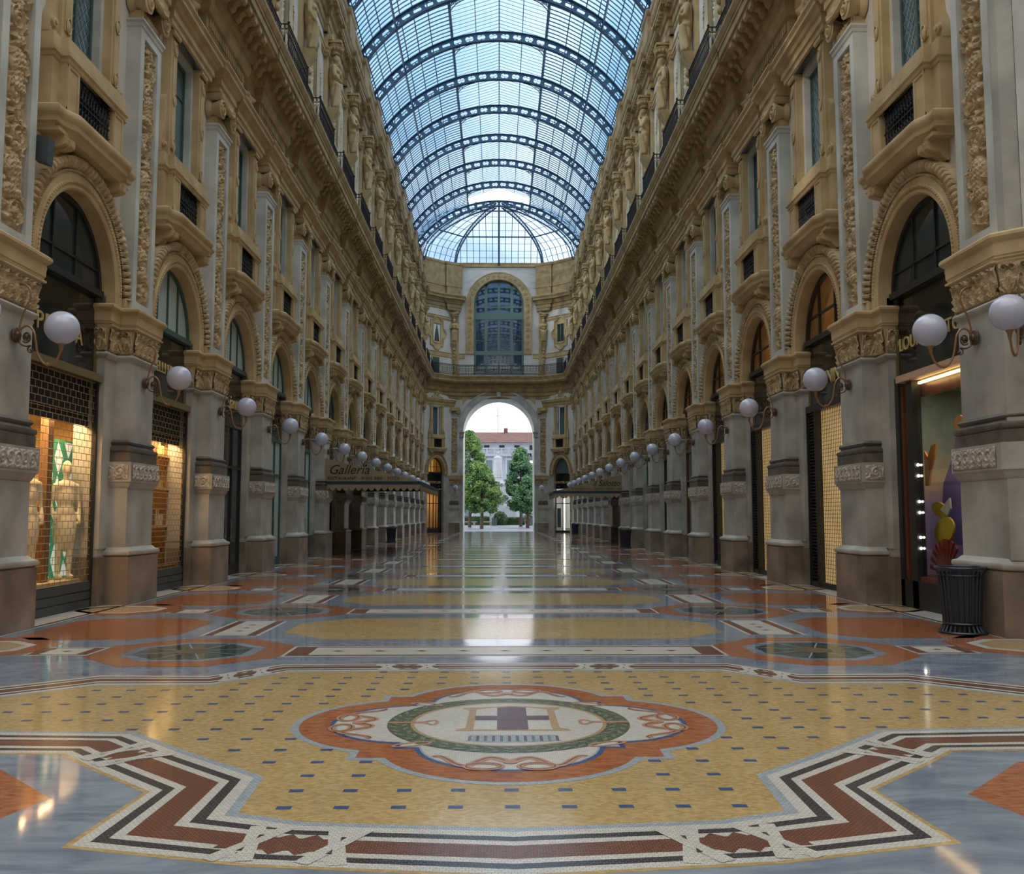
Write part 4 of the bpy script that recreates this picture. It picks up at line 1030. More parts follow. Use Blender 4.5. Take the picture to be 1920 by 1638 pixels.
# ------------------------------------------------------------------ statues of the upper storey
def statue_mesh(v):
    rs = random.Random(v); P = []
    # body faces +x; z=0 is the hem of the drapery, head top about 2.4
    P += [('e', (0.0, 0, 1.10), (0.20, 0.27, 0.22)), ('e', (0.02, 0, 1.42), (0.19, 0.25, 0.26)), ('e', (0.03, 0, 1.66), (0.19, 0.31, 0.20)),
          ('c', (0.02, 0, 1.8), (0.05, 0, 2.0), 0.11, 0.09), ('e', (0.09, 0, 2.13), (0.15, 0.125, 0.185)), ('e', (0.05, 0, 2.20), (0.17, 0.155, 0.14)),
          ('e', (0.22, 0, 2.09), (0.03, 0.02, 0.035)), ('e', (0.17, 0, 1.98), (0.09, 0.08, 0.11))]
    for s in (-1, 1): P += [('e', (0.15, s*0.11, 1.62), (0.10, 0.12, 0.10)), ('e', (0.02, s*0.30, 1.72), (0.12, 0.12, 0.12)), ('e', (0.20, s*0.045, 2.14), (0.02, 0.02, 0.02))]
    if v == 0:      # arms folded over the chest
        for s in (-1, 1): P += [('c', (0.02, s*0.33, 1.70), (0.12, s*0.36, 1.36), 0.095, 0.08), ('c', (0.12, s*0.36, 1.36), (0.27, -s*0.08, 1.42 + 0.04*s), 0.075, 0.055), ('e', (0.27, -s*0.16, 1.43), (0.05, 0.09, 0.05))]
    elif v == 1:    # one hand raised to the chin
        P += [('c', (0.02, 0.33, 1.70), (0.20, 0.34, 1.38), 0.095, 0.08), ('c', (0.20, 0.34, 1.38), (0.26, 0.06, 1.84), 0.075, 0.05), ('e', (0.26, 0.04, 1.90), (0.05, 0.05, 0.07)),
              ('c', (0.02, -0.33, 1.70), (0.08, -0.38, 1.34), 0.095, 0.08), ('c', (0.08, -0.38, 1.34), (0.25, -0.02, 1.25), 0.075, 0.055), ('e', (0.26, 0.05, 1.24), (0.05, 0.08, 0.05))]
    else:           # arms hanging, holding the cloth
        for s in (-1, 1): P += [('c', (0.02, s*0.33, 1.70), (0.02, s*0.40, 1.34), 0.095, 0.08), ('c', (0.02, s*0.40, 1.34), (0.22, s*0.22, 1.08), 0.075, 0.055), ('e', (0.24, s*0.18, 1.04), (0.05, 0.05, 0.08))]
    # drapery with folds gathered to a knot
    kx, ky, kz = 0.24, 0.10*(1 if v != 1 else -1), 1.02
    for i in range(11):
        a = -1.35 + i*0.27; y1 = 0.26*sin(a); x1 = 0.20*cos(a) - 0.02
        P.append(('c', (kx*0.7 + 0.04*cos(a), ky*0.4 + y1*0.8, kz - 0.02), (x1*0.95, y1*0.92, 0.10 + 0.10*abs(sin(i*1.7))), 0.085, 0.055))
        P.append(('c', (kx, ky, kz), (x1 + 0.05, y1, 0.62 - 0.1*cos(a)), 0.045, 0.035))
    P += [('e', (0, 0, 0.72), (0.19, 0.26, 0.42)), ('e', (0, 0, 0.32), (0.15, 0.22, 0.34)), ('e', (kx, ky, kz), (0.07, 0.08, 0.07))]
    for i in range(10):  # curls of hair and beard
        a = rs.uniform(-2.2, 2.2); P.append(('e', (0.06 + 0.13*cos(a)*0.6, 0.14*sin(a), 2.20 + rs.uniform(-0.08, 0.08)), (0.045, 0.045, 0.045)))
    P.append(('e', (-0.12, 0, 1.4), (0.12, 0.24, 0.6)))
    return blob('statue_%d' % v, P, 0.028, OCH, 2)
STAT = [statue_mesh(v) for v in range(3)]
def make_statue_pilaster():
    t = thing('statue_pilaster', 'x', 'pilaster')
    zb = 15.0
    mb = MB(); mb.box(-0.02, 0.16, -0.44, 0.44, 15.0, 21.36); mb.box(0.15, 0.20, -0.30, -0.24, 15.3, 18.0); mb.box(0.15, 0.20, 0.24, 0.30, 15.3, 18.0)
    mb.sweep([(-0.02, -0.44), (0.16, -0.44), (0.16, 0.44), (-0.02, 0.44)], [(0, 15.0), (0.06, 15.0), (0.06, 15.25), (0, 15.3)])
    mb.build('strip', [OCH], t, zb)
    mb = MB()
    mb.rings([[(0.14, -hw, z), (0.14 + d, -hw, z), (0.14 + d, hw, z), (0.14, hw, z)] for z, hw, d in ((15.3, 0.12, 0.10), (17.2, 0.17, 0.16), (17.9, 0.20, 0.24), (18.15, 0.26, 0.42), (18.30, 0.28, 0.46))])
    for q in range(7): mb.sphere((0.14 + 0.12 + q*0.018, 0, 15.6 + q*0.33), 0.07 + 0.008*q, 8, 6, 0, (0.8, 1, 1.2))
    mb.build('pendant', [OCH], t, zb, smooth=35)
    mb = MB()
    mb.lathe([(0.14, 0), (0.20, 0.03), (0.18, 0.10), (0.24, 0.22), (0.34, 0.33), (0.36, 0.38), (0.30, 0.42), (0.02, 0.44)], (0.40, 0, 20.62), 14)
    for q in range(12):
        a = 2*pi*q/12; mb.sphere((0.40 + 0.26*cos(a), 0.26*sin(a), 20.86), 0.075, 7, 5, 0, (1, 1, 1.3))
    mb.box(0.0, 0.70, -0.36, 0.36, 21.04, 21.14); mb.box(0.0, 0.34, -0.42, 0.42, 21.14, 21.38)
    mb.build('basket_capital', [OCH], t, zb, smooth=40)
    return t
def make_upper_window():
    t = thing('window_1', 'x', 'window', kind='structure')
    zb = 16.9
    mb = MB(); n = 120; zc = (UZ0 + UZ1)/2
    U = np.linspace(0, 2*pi, n); V = np.linspace(0, 1, 9); rings = []
    for a in U:
        ca, sa = cos(a), sin(a); q = min(UH/max(1e-6, abs(ca)), (UZ1 - UZ0)/2/max(1e-6, abs(sa)))
        inn = (q*ca, q*sa)
        ow, oh = 0.86, 1.52
        q2 = min(ow/max(1e-6, abs(ca)), oh/max(1e-6, abs(sa)))
        q2 *= 1 + 0.10*max(0, cos(2*a))**2 + 0.16*(max(0, -sin(a))**8) + 0.10*max(0, sin(a))**10
        out = (q2*ca, q2*sa)
        row = []
        for v in V:
            x = 0.02 + 0.11*sin(pi*min(1, v*1.02))**0.5 + (0.028*cos(a*46) if 0.25 < v < 0.8 else 0) + (0.03 if v > 0.85 and v < 1 else 0)
            if v >= 0.999: x = 0.0
            row.append((x, inn[0] + (out[0]-inn[0])*v, zc + inn[1] + (out[1]-inn[1])*v))
        rings.append(row)
    mb.grid(np.array(rings))
    mb.sphere((0.14, 0, 21.05 - 0.75), 0.13, 10, 8, 0, (0.6, 1.3, 1)); mb.sphere((0.12, 0, 17.02), 0.12, 10, 8, 0, (0.6, 0.9, 1.8))
    mb.build('carved_frame', [CREAM], t, zb, smooth=60)
    mb = MB()
    for s in (-1, 1): a, b = sorted((s*0.45, s*0.56)); mb.box(-0.2, -0.13, a, b, UZ0, UZ1)
    mb.box(-0.2, -0.13, -0.03, 0.03, UZ0, UZ1); mb.box(-0.2, -0.13, -0.5, 0.5, UZ0, UZ0 + 0.1); mb.box(-0.2, -0.13, -0.5, 0.5, UZ1 - 0.1, UZ1)
    mb.build('window_frame', [GREENF], t, zb)
    mb = MB(); mb.box(-0.18, -0.17, -0.5, 0.5, UZ0, UZ1); mb.build('pane', [BLIND], t, zb)
    return t
POSE = ['arms folded', 'one hand raised to the chin', 'hands holding the cloth']
for side, sx in SIDES:
    for k in range(NP):
        (xy, rz) = sideplace(side, PY[k])
        place('rail', make_railing, (*xy, 14.96), rz, 'black iron balcony railing section, %s along the %s wall from the near end' % (ORD[k], side), 'balcony railings of the %s wall' % side)
        place('statpil', make_statue_pilaster, (*xy, 15.0), rz, 'ochre pilaster behind the %s statue of the %s upper storey' % (ORD[k], side), 'statue pilasters of the %s wall' % side)
        v = (k*2 + (0 if sx < 0 else 1)) % 3
        s = mobj('statue', STAT[v]); s.location = (xy[0] - sx*0.38, xy[1], 18.28); s.rotation_euler = (0, 0, rz)
        tag(s, 'ochre half figure statue, %s, %s along the %s upper wall' % (POSE[v], ORD[k], side), 'statue', 'half figure statues of the %s wall' % side)
        if k < NP - 1:
            (xy, rz) = sideplace(side, CY[k])
            o = place('uwin', make_upper_window, (*xy, 16.9), rz, 'carved upper window above the %s bay of the %s wall' % (ORD[k], side)); winname(o)

# ------------------------------------------------------------------ shopfronts
def fan_window(parent_maker_key, frame_m, pane_m, lit=False, bars=(-0.47, 0.47), horiz=6.05):
    def mk():
        t = thing('window_1', 'x', 'window', kind='structure'); zb = AZ
        mb = MB(); R = AR - 0.01
        mb.arch([(R, -0.32), (R, -0.24), (R - 0.09, -0.24), (R - 0.09, -0.32), (R, -0.32)], 0, AZ, seg=28)
        mb.box(-0.34, -0.20, -R, R, AZ - 0.06, AZ + 0.06)
        for y in bars:
            z1 = AZ + sqrt(max(0.01, (R-0.05)**2 - y*y)); mb.box(-0.31, -0.25, y - 0.022, y + 0.022, AZ, z1)
        hw = sqrt(R*R - (horiz - AZ)**2); mb.box(-0.31, -0.25, -hw, hw, horiz - 0.02, horiz + 0.02)
        mb.build('window_frame', [frame_m], t, zb)
        mb = MB(); pts = [(R*cos(pi*i/28), AZ + R*sin(pi*i/28)) for i in range(29)]
        mb.prism(pts, -0.295, -0.285); mb.build('pane', [pane_m], t, zb)
        if lit:
            mb = MB(); mb.box(-1.6, -1.55, -1.4, 1.4, AZ, AZ + 1.5); mb.build('lit_backdrop', [lit], t, zb)
            mb = MB(); mb.box(-1.6, -0.34, -1.42, 1.42, AZ + 1.45, AZ + 1.5); mb.box(-1.6, -0.34, -1.45, -1.42, AZ, AZ + 1.5); mb.box(-1.6, -0.34, 1.42, 1.45, AZ, AZ + 1.5); mb.box(-1.6, -0.34, -1.45, 1.45, AZ - 0.05, AZ)
            mb.build('lit_reveal', [WARMW], t, zb)
        return t
    return mk
def make_fascia():
    t = thing('shop_fascia', 'x', 'sign board'); zb = 4.0
    mb = MB(); mb.box(-0.34, -0.28, -1.39, 1.39, 4.12, 5.62); mb.build('glass_panel', [BLACKG], t, zb)
    for s in (-1, 1):
        mb = MB(); a, b = sorted((s*1.34, s*1.40)); mb.box(-0.33, -0.24, a, b, 4.12, 5.62); mb.build('brass_edge', [BRASS], t, zb)
    return t
def make_shutter_grille():
    """brick pattern link shutter over a lit shop window"""
    t = thing('link_shutter', 'x', 'security shutter')
    mb = MB(); mb.box(-0.34, -0.12, -1.39, 1.39, 4.02, 4.16); mb.build('shutter_box', [BRASS], t)
    for s in (-1, 1):
        mb = MB(); a, b = sorted((s*1.33, s*1.39)); mb.box(-0.26, -0.18, a, b, 0, 4.02); mb.build('guide_rail', [DARKF], t)
    mb = MB(); z = 0.46; r = 0; x = -0.22
    while z < 4.0:
        mb.bar((x, -1.33, z), (x, 1.33, z), 0.0085)
        y = -1.33 + (0.10 if r % 2 else 0.0)
        while y < 1.33:
            mb.bar((x, y, z), (x, y, min(4.02, z + 0.118)), 0.0065); y += 0.20
        z += 0.118; r += 1
    mb.build('link_mesh', [GRILL], t)
    mb = MB(); mb.box(-0.24, -0.20, -1.33, 1.33, 0.0, 0.46)
    for z in (0.0, 0.15, 0.30): mb.box(-0.20, -0.185, -1.33, 1.33, z + 0.01, z + 0.135)
    mb.build('bottom_slats', [STEELG], t)
    return t
def shop_room(name, label, cat, loc, rz, wall, floorm, depth=1.9, z1=4.0, light=(1.0, 0.62, 0.28), power=26, spots=True, zl=3.75, hw_=2.2):
    t = thing(name, label, cat, loc, rz)
    mb = MB(); d = depth
    h_ = hw_; mb.quad((-d, -h_, 0), (-d, h_, 0), (-d, h_, z1), (-d, -h_, z1)); mb.quad((-d, -h_, 0), (-0.2, -h_, 0), (-0.2, -h_, z1), (-d, -h_, z1))
    mb.quad((-d, h_, 0), (-0.2, h_, 0), (-0.2, h_, z1), (-d, h_, z1)); mb.quad((-d, -h_, z1), (-0.2, -h_, z1), (-0.2, h_, z1), (-d, h_, z1))
    for q in (-1, 1): ya_, yb_ = sorted((q*1.40, q*h_)); mb.quad((-0.22, ya_, 0), (-0.22, yb_, 0), (-0.22, yb_, z1), (-0.22, ya_, z1))
    mb.build('display_walls', [wall], t)
    mb = MB(); mb.box(-d, -0.26, -h_, h_, 0.0, 0.5); mb.build('display_floor', [floorm], t)
    if z1 < 3.9:
        mb = MB(); mb.box(-0.30, -0.24, -1.45, 1.45, z1 - 0.17, 4.15); mb.build('lamp_hiding_header', [DARKROOM], t)  # dark top behind the shutter, added to shut out sky and hide the lamp
    if spots:
        for i in range(2):
            for j in range(3):
                mb = MB(); y = -0.8 + j*0.8; x = -0.75 - i*0.6
                mb.lathe([(0.06, 0), (0.065, 0.02), (0.065, 0.03)], (x, y, z1 - 0.05), 10); mb.build('spotlight', [LAMPW], t)
    if power:
        ld = bpy.data.lights.new('shop_light', 'AREA'); ld.shape = 'RECTANGLE'; ld.size = 0.25; ld.size_y = 2.6; ld.energy = power; ld.color = light
        lo = bpy.data.objects.new('shop_light', ld); COL.objects.link(lo); lo.parent = t; lo.location = (-0.46, 0, zl)
    return t
def letters(txt, size, m, loc, rz, label, x=-0.14, shear=0.0, spacing=1.0, yo=0.0, z=4.6, align='CENTER', cat='sign lettering'):
    me = text_mesh(txt, size, 0.012, m, shear, spacing, align); o = mobj('sign_lettering', me)
    c, s_ = cos(rz), sin(rz); o.location = (loc[0] + c*x - s_*yo, loc[1] + s_*x + c*yo, z); o.rotation_euler = (0, 0, rz)
    return tag(o, label, cat)

def make_door_front(kind):
    def mk():
        t = thing('shop_door_front', 'x', 'shopfront'); m = {'dark': DARKF, 'teal': TEALF, 'maroon': MAROON}[kind[0]]
        mb = MB()
        for y in (-1.37, -0.46, 0.46, 1.30): mb.box(-0.33, -0.24, y, y + 0.08, 0, 4.12)
        mb.box(-0.33, -0.24, -1.39, 1.39, 4.02, 4.16); mb.box(-0.33, -0.24, -1.39, 1.39, 0, 0.28); mb.box(-0.33, -0.24, -1.39, 1.39, 2.9, 2.97)
        mb.build('door_frame', [m], t)
        mb = MB(); mb.box(-0.30, -0.29, -1.36, 1.36, 0.2, 4.1); mb.build('pane', [{'b': BLACKWIN, 't': BLIND, 'w': BLUEWIN}[kind[1]]], t)
        mb = MB(); mb.bar((-0.20, 0.38, 1.0), (-0.20, 0.38, 1.5), 0.014); mb.bar((-0.20, 0.38, 1.0), (-0.25, 0.38, 1.0), 0.012); mb.bar((-0.20, 0.38, 1.5), (-0.25, 0.38, 1.5), 0.012)
        mb.build('handle', [BRASS], t)
        return t
    return mk
def make_slat_front():
    """dark louvred leaf beside a lit square mesh"""
    t = thing('mesh_shutter', 'x', 'security shutter')
    mb = MB(); mb.box(-0.34, -0.16, -1.39, 1.39, 4.0, 4.16)
    for y in (-1.39, -0.86, 1.31): mb.box(-0.30, -0.16, y, y + 0.06, 0, 4.0)
    mb.box(-0.28, -0.18, -1.39, 1.39, 0, 0.12); mb.build('dark_frame', [DARKF], t)
    mb = MB(); z = 0.15
    while z < 3.95: mb.prism([(-0.26, z), (-0.20, z + 0.05), (-0.20, z + 0.07), (-0.26, z + 0.02)], -1.34, -0.84, 'y'); z += 0.075
    mb.build('louvres', [DARKF], t)
    mb = MB(); z = 0.12
    while z < 4.0: mb.bar((-0.2, -0.82, z), (-0.2, 1.33, z), 0.007); z += 0.085
    for q in range(21): y = -0.80 + q*0.105; mb.bar((-0.2, y, 0.1), (-0.2, y, 4.0), 0.008)
    mb.build('square_mesh', [DARKF], t)
    mb = MB(); mb.box(-0.36, -0.33, -0.84, 1.38, 0.1, 4.0); mb.build('lit_blind', [mat('lit_blind', (0.75, 0.55, 0.28), 0.8, emit=(0.85, 0.55, 0.22), estr=0.42)], t)
    mb = MB(); mb.box(-0.36, -0.33, -1.4, -0.84, 0.0, 4.0); mb.build('back_panel', [DARKROOM], t)
    return t
# mannequin
def mannequin_mesh(v=0):
    P = [('e', (0, 0, 1.05), (0.12, 0.17, 0.16)), ('e', (0, 0, 1.30), (0.12, 0.17, 0.22)), ('e', (0, 0, 1.46), (0.11, 0.20, 0.10)), ('c', (0, 0, 1.5), (0, 0, 1.62), 0.055, 0.05), ('e', (0.01, 0, 1.74), (0.10, 0.085, 0.13))]
    for s in (-1, 1):
        P += [('c', (0, s*0.19, 1.46), (-0.03, s*0.25, 1.18), 0.052, 0.042), ('c', (-0.03, s*0.25, 1.18), (0.08, s*0.22, 0.95), 0.04, 0.03), ('e', (0.09, s*0.22, 0.9), (0.03, 0.025, 0.05))]
        P += [('c', (0, s*0.09, 1.0), (0.02, s*0.10, 0.52), 0.10, 0.065), ('c', (0.02, s*0.10, 0.52), (0, s*0.10, 0.08), 0.062, 0.04), ('e', (0.06, s*0.10, 0.045), (0.12, 0.045, 0.045))]
    P.append(('e', (0, 0, 0.78), (0.15, 0.21, 0.35)))
    return blob('mannequin', P, 0.02, CREAMD, 3)
MANN = mannequin_mesh()
def wl(loc, rz, x, y): return (loc[0] + cos(rz)*x - sin(rz)*y, loc[1] + sin(rz)*x + cos(rz)*y)

# fanlights and fascias for every bay
FL = {'left': ['dark', 'pale', 'pale', 'pale', 'pale', 'darkb', 'pale', 'darkb', 'pale', 'darkb', 'pale', 'pale', 'darkb', 'pale', 'pale'],
      'right': ['dark', 'lit', 'lit', 'lit', 'lit', 'lit', 'darkb', 'darkb', 'lit', 'darkb', 'darkb', 'pale', 'darkb', 'pale', 'darkb']}
FMK = {'dark': fan_window('d', DARKF, BLACKWIN, bars=(-0.47, 0.35)), 'pale': fan_window('p', TEALF, BLIND, bars=(-0.62, 0.0, 0.62), horiz=AZ + 0.02),
       'darkb': fan_window('b', TEALF, BLUEWIN), 'lit': fan_window('l', DARKF, SGLASS, lit=WINW, bars=(-0.5, 0.5), horiz=6.2)}
DESC = {'dark': 'dark glazed', 'pale': 'pale blind filled', 'darkb': 'blue grey glazed', 'lit': 'warmly lit'}
FRONT = {'left': ['link', 'link', 'darkb', 'tealt', 'tealt', 'darkb', 'darkb', 'maroonb', 'darkb', 'tealw', 'darkb', 'tealw', 'darkb', 'tealw', 'darkb'],
         'right': ['lv', 'slat', 'slat', 'slat', 'maroonb', 'darkb', 'tealw', 'darkb', 'darkb', 'tealw', 'darkb', 'darkb', 'tealw', 'darkb', 'darkb']}
DMK = {'darkb': ('dark', 'b'), 'tealt': ('teal', 't'), 'maroonb': ('maroon', 'b'), 'tealw': ('teal', 'w')}
FDESC = {'darkb': 'black framed shop door front', 'tealt': 'teal framed shopfront with pale glass', 'maroonb': 'mahogany framed shopfront', 'tealw': 'teal framed shopfront with dark glass'}
for side, sx in SIDES:
    for k in range(NP - 1):
        (xy, rz) = sideplace(side, CY[k]); f = FL[side][k]
        o = place('fan_' + f, FMK[f], (*wl(xy, rz, 0.16, 0), AZ), rz, '%s round arched fanlight over the %s bay of the %s wall' % (DESC[f], ORD[k], side)); winname(o)
        place('fascia', make_fascia, (*wl(xy, rz, 0.12, 0), 4.0), rz, 'black glass fascia over the shop in the %s bay of the %s wall' % (ORD[k], side), 'shop fascias of the %s wall' % side)
        g = FRONT[side][k]
        if g in DMK:
            place('door_' + g, make_door_front(DMK[g]), (*wl(xy, rz, 0.12, 0), 0), rz, '%s in the %s bay of the %s wall' % (FDESC[g], ORD[k], side), 'shopfronts of the %s wall' % side)
        elif g == 'slat':
            place('slat', make_slat_front, (*wl(xy, rz, 0.12, 0), 0), rz, 'dark louvred shutter with lit square mesh in the %s bay of the %s wall' % (ORD[k], side), 'mesh shutters of the right wall')
        elif g == 'link':
            place('link', make_shutter_grille, (*wl(xy, rz, 0.12, 0), 0), rz, 'brass coloured brick pattern link shutter over the %s lit shop of the left wall' % ORD[k])
# left, first bay: lit shop with mannequins and a green and white poster
xy, rz = sideplace('left', CY[0])
shop_room('shop_display', 'golden lit display room behind the first link shutter of the left wall', 'shop display', (*xy, 0), rz, WARMW, WARMW, power=90, z1=3.4, zl=3.37)
def poster():
    t = thing('display_poster', 'green and white triangle patterned poster behind the first link shutter', 'poster')
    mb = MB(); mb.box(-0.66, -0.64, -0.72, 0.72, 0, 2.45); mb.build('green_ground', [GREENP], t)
    mb = MB()
    for j in range(8):
        for i in range(4):
            y = -0.54 + i*0.36; z = 0.02 + j*0.30; s = 0.165; x = -0.635
            if (i*3 + j*2) % 5 == 4: continue
            mb.add([(x, y - s, z), (x, y + s, z), (x, y + (0.05 if (i+j) % 2 else -0.04), z + 0.29)] if (i + j) % 2 == 0 else [(x, y - s, z + 0.29), (x, y, z), (x, y + s, z + 0.29)], [(0, 1, 2)])
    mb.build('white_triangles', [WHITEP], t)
    return t
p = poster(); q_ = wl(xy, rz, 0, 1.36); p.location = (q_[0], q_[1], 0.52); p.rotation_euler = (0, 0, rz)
for i, (x, y, r) in enumerate(((-0.46, 1.12, -0.7), (-0.50, -0.12, -0.5))):
    m = mobj('mannequin', MANN); q_ = wl(xy, rz, x, y); m.location = (*q_, 0.5); m.rotation_euler = (0, 0, rz + r); m.scale = (1, 1, 1.12)
    tag(m, ('cream mannequin standing before the green and white poster', 'cream mannequin at the near end of the first left shop window')[i], 'mannequin')
for i, y in enumerate((0.42, 1.86)):
    mb = MB(); mb.box(-0.56, -0.42, y - 0.09, y + 0.09, 0.5, 3.4); o = mb.build('display_post', [WARMD]); o.location = (*xy, 0); o.rotation_euler = (0, 0, rz)
    tag(o, ('brown post between the mannequins of the first left shop window', 'brown post at the far end of the first left shop window')[i], 'post')
letters('PRADA', 0.42, GOLD, xy, rz, 'gold letters PRADA on the first black fascia of the left wall', z=4.60, spacing=1.35)
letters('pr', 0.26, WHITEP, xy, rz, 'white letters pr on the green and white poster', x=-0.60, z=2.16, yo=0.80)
# left, second bay: shelves
xy, rz = sideplace('left', CY[1])
shop_room('shop_display', 'amber lit display room behind the second link shutter of the left wall', 'shop display', (*xy, 0), rz, WARMW, WARMD, power=70, z1=3.4, zl=3.37)
for i, z in enumerate((1.35, 2.2, 2.95)):
    mb = MB(); mb.box(-0.85, -0.45, -1.9, 1.9, z, z + 0.04); o = mb.build('display_shelf', [GOLD]); o.location = (*xy, 0); o.rotation_euler = (0, 0, rz)
    tag(o, '%s display shelf in the second left shop window' % ('lowest', 'middle', 'top')[i], 'shelf')
    rr = random.Random(i)
    for j in range(5):
        y = -0.15 + j*0.46; w = rr.uniform(0.08, 0.14); h = rr.uniform(0.18, 0.42)
        mb = MB(); mb.box(-0.72, -0.56, y - w, y + w, z + 0.04, z + 0.04 + h); mb.tube([(-0.64, y - w*0.5, z + h), (-0.64, y - w*0.4, z + h + 0.14), (-0.64, y + w*0.4, z + h + 0.14), (-0.64, y + w*0.5, z + h)], 0.012, 5)
        o = mb.build('handbag', [[WARMW, CREAMD, WARMD, GOLD][rr.randrange(4)]]); o.location = (*xy, 0); o.rotation_euler = (0, 0, rz)
        tag(o, 'handbag on the %s shelf of the second left shop window' % ('lowest', 'middle', 'top')[i], 'handbag', 'handbags on the %s shelf' % ('lowest', 'middle', 'top')[i])
letters('FRATELLI PRADA', 0.34, GOLD, xy, rz, 'gold letters FRATELLI PRADA on the second black fascia of the left wall', z=4.72, spacing=1.0)
xy, rz = sideplace('left', CY[2])
letters('iante', 0.52, GOLD, xy, rz, 'pale bronze script lettering on the third black fascia of the left wall', z=4.55, shear=0.35, yo=0.62)
# right wall signs and the coloured window display
xy, rz = sideplace('right', CY[1]); letters('VENINI', 0.44, GOLD, xy, rz, 'dull gold letters ENI on the second black fascia of the right wall', z=4.55)
xy, rz = sideplace('right', CY[0]); letters('LOUIS VUITTON', 0.34, GOLD, xy, rz, 'gold letters LOUIS VUITTON on the first black fascia of the right wall', z=4.60, spacing=1.02)
def lv():
    t = thing('display_window_front', 'dark mahogany display window front in the first bay of the right wall', 'shopfront')
    mb = MB()
    for y, w in ((-1.40, 0.16), (-0.92, 0.22), (1.29, 0.10)): mb.box(-0.24, -0.08, y, y + w, 0, 4.12)
    mb.box(-0.24, -0.08, -1.39, 1.39, 0, 0.48); mb.build('dark_frame', [DARKF], t)
    for y in (-1.24, -1.02):
        mb = MB(); mb.box(-0.30, -0.12, y, y + 0.10, 0.45, 3.95); mb.build('mahogany_post', [MAROON], t)
    mb = MB(); mb.box(-0.30, -0.12, -0.7, 1.3, 0.45, 0.56); mb.build('mahogany_rail', [MAROON], t)
    mb = MB(); mb.box(-0.24, 0.0, -1.15, 1.35, 4.0, 4.12); mb.build('header', [mat('pink_header', (0.55, 0.36, 0.26), 0.5)], t)
    mb = MB(); mb.box(-0.24, -0.20, -0.85, 1.3, 3.93, 3.97); mb.build('light_strip', [LAMPW], t)
    mb = MB(); mb.box(-0.17, -0.165, -0.7, 1.3, 0.5, 4.0); mb.build('pane', [SGLASS], t)
    return t
o = lv(); o.location = (*xy, 0); o.rotation_euler = (0, 0, rz)
backm = bpy.data.materials.new('display_backdrop'); backm.use_nodes = True
nt = backm.node_tree; b_ = nt.nodes['Principled BSDF']; g_ = nt.nodes.new('ShaderNodeNewGeometry'); sp_ = nt.nodes.new('ShaderNodeSeparateXYZ'); r_ = nt.nodes.new('ShaderNodeValToRGB'); mr_ = nt.nodes.new('ShaderNodeMapRange')
nt.links.new(g_.outputs['Position'], sp_.inputs[0]); nt.links.new(sp_.outputs['Z'], mr_.inputs[0]); mr_.inputs[1].default_value = 0.5; mr_.inputs[2].default_value = 4.0
nt.links.new(mr_.outputs[0], r_.inputs[0]); nt.links.new(r_.outputs[0], b_.inputs['Base Color']); b_.inputs['Roughness'].default_value = 0.6
r_.color_ramp.elements[0].color = (0.42, 0.30, 0.62, 1); r_.color_ramp.elements[1].color = (0.28, 0.38, 0.30, 1)
for p_, c_ in ((0.35, (0.35, 0.30, 0.70, 1)), (0.52, (0.85, 0.62, 0.42, 1)), (0.68, (0.42, 0.50, 0.46, 1))): q = r_.color_ramp.elements.new(p_); q.color = c_
shop_room('shop_display', 'violet to green painted display room in the first bay of the right wall', 'shop display', (*xy, 0), rz, backm, MAROON, power=45, light=(1.0, 0.82, 0.6), spots=False, z1=4.0, zl=3.96)
mb = MB(); mb.box(-0.38, -0.34, -1.4, 1.4, 3.72, 4.1); o = mb.build('lamp_screen_board', [MAROON]); o.location = (*xy, 0); o.rotation_euler = (0, 0, rz); tag(o, 'dark board added to hide the lamp atop the right display window', 'lamp screen')  # added board, keeps the display lamp from mirroring in the floor
def shape(pts, x, m, label, cat, nm, th=0.03):
    mb = MB(); mb.prism(pts, x, x + th); o = mb.build(nm, [m]); o.location = (*xy, 0); o.rotation_euler = (0, 0, rz); return tag(o, label, cat)
YSH = mat('yellow_shape', (0.80, 0.58, 0.06), 0.6); OSH = mat('orange_shape', (0.9, 0.35, 0.06), 0.6); PSH = mat('violet_shape', (0.22, 0.17, 0.55), 0.6); WSH = mat('white_shape', (0.8, 0.74, 0.7), 0.6); RSH = mat('red_fan', (0.35, 0.05, 0.03), 0.6)
def ell(cy, cz, ry, rz_, rot=0, n=22): return [(cy + ry*cos(a)*cos(rot) - rz_*sin(a)*sin(rot), cz + ry*cos(a)*sin(rot) + rz_*sin(a)*cos(rot)) for a in np.linspace(0, 2*pi, n, endpoint=False)]
shape(ell(-0.62, 1.36, 0.36, 0.22, 0.3), -0.55, YSH, 'large yellow rounded shape in the right display window', 'display shape', 'yellow_cutout')
shape(ell(-0.90, 1.72, 0.30, 0.13, -0.2), -0.62, YSH, 'small yellow rounded shape above the large one in the right display', 'display shape', 'yellow_cutout')
shape([(-1.15, 2.15), (-1.15, 2.78), (-1.02, 2.66), (-0.88, 2.84), (-0.68, 2.88), (-0.76, 2.66), (-0.92, 2.42), (-1.0, 2.15)], -0.5, OSH, 'orange leaf shape at the top of the right display window', 'display shape', 'orange_cutout')
shape([(-1.6, 1.1), (-1.4, 2.2), (-1.1, 2.55), (-0.90, 2.95), (-0.72, 2.90), (-0.80, 2.55), (-0.45, 2.2), (0.0, 1.8), (0.2, 1.1)], -0.95, PSH, 'tall violet wavy shape at the back of the right display window', 'display shape', 'violet_cutout')
shape([(-0.75, 1.72), (-0.40, 1.92), (-0.38, 1.74), (-0.5, 1.62)], -0.56, WSH, 'small white shape in the right display window', 'display shape', 'white_cutout')
shape(ell(0.25, 3.15, 0.16, 0.12, 0.2), -0.45, OSH, 'small orange shape beside the near pier in the right display window', 'display shape', 'orange_cutout')
fan = MB()
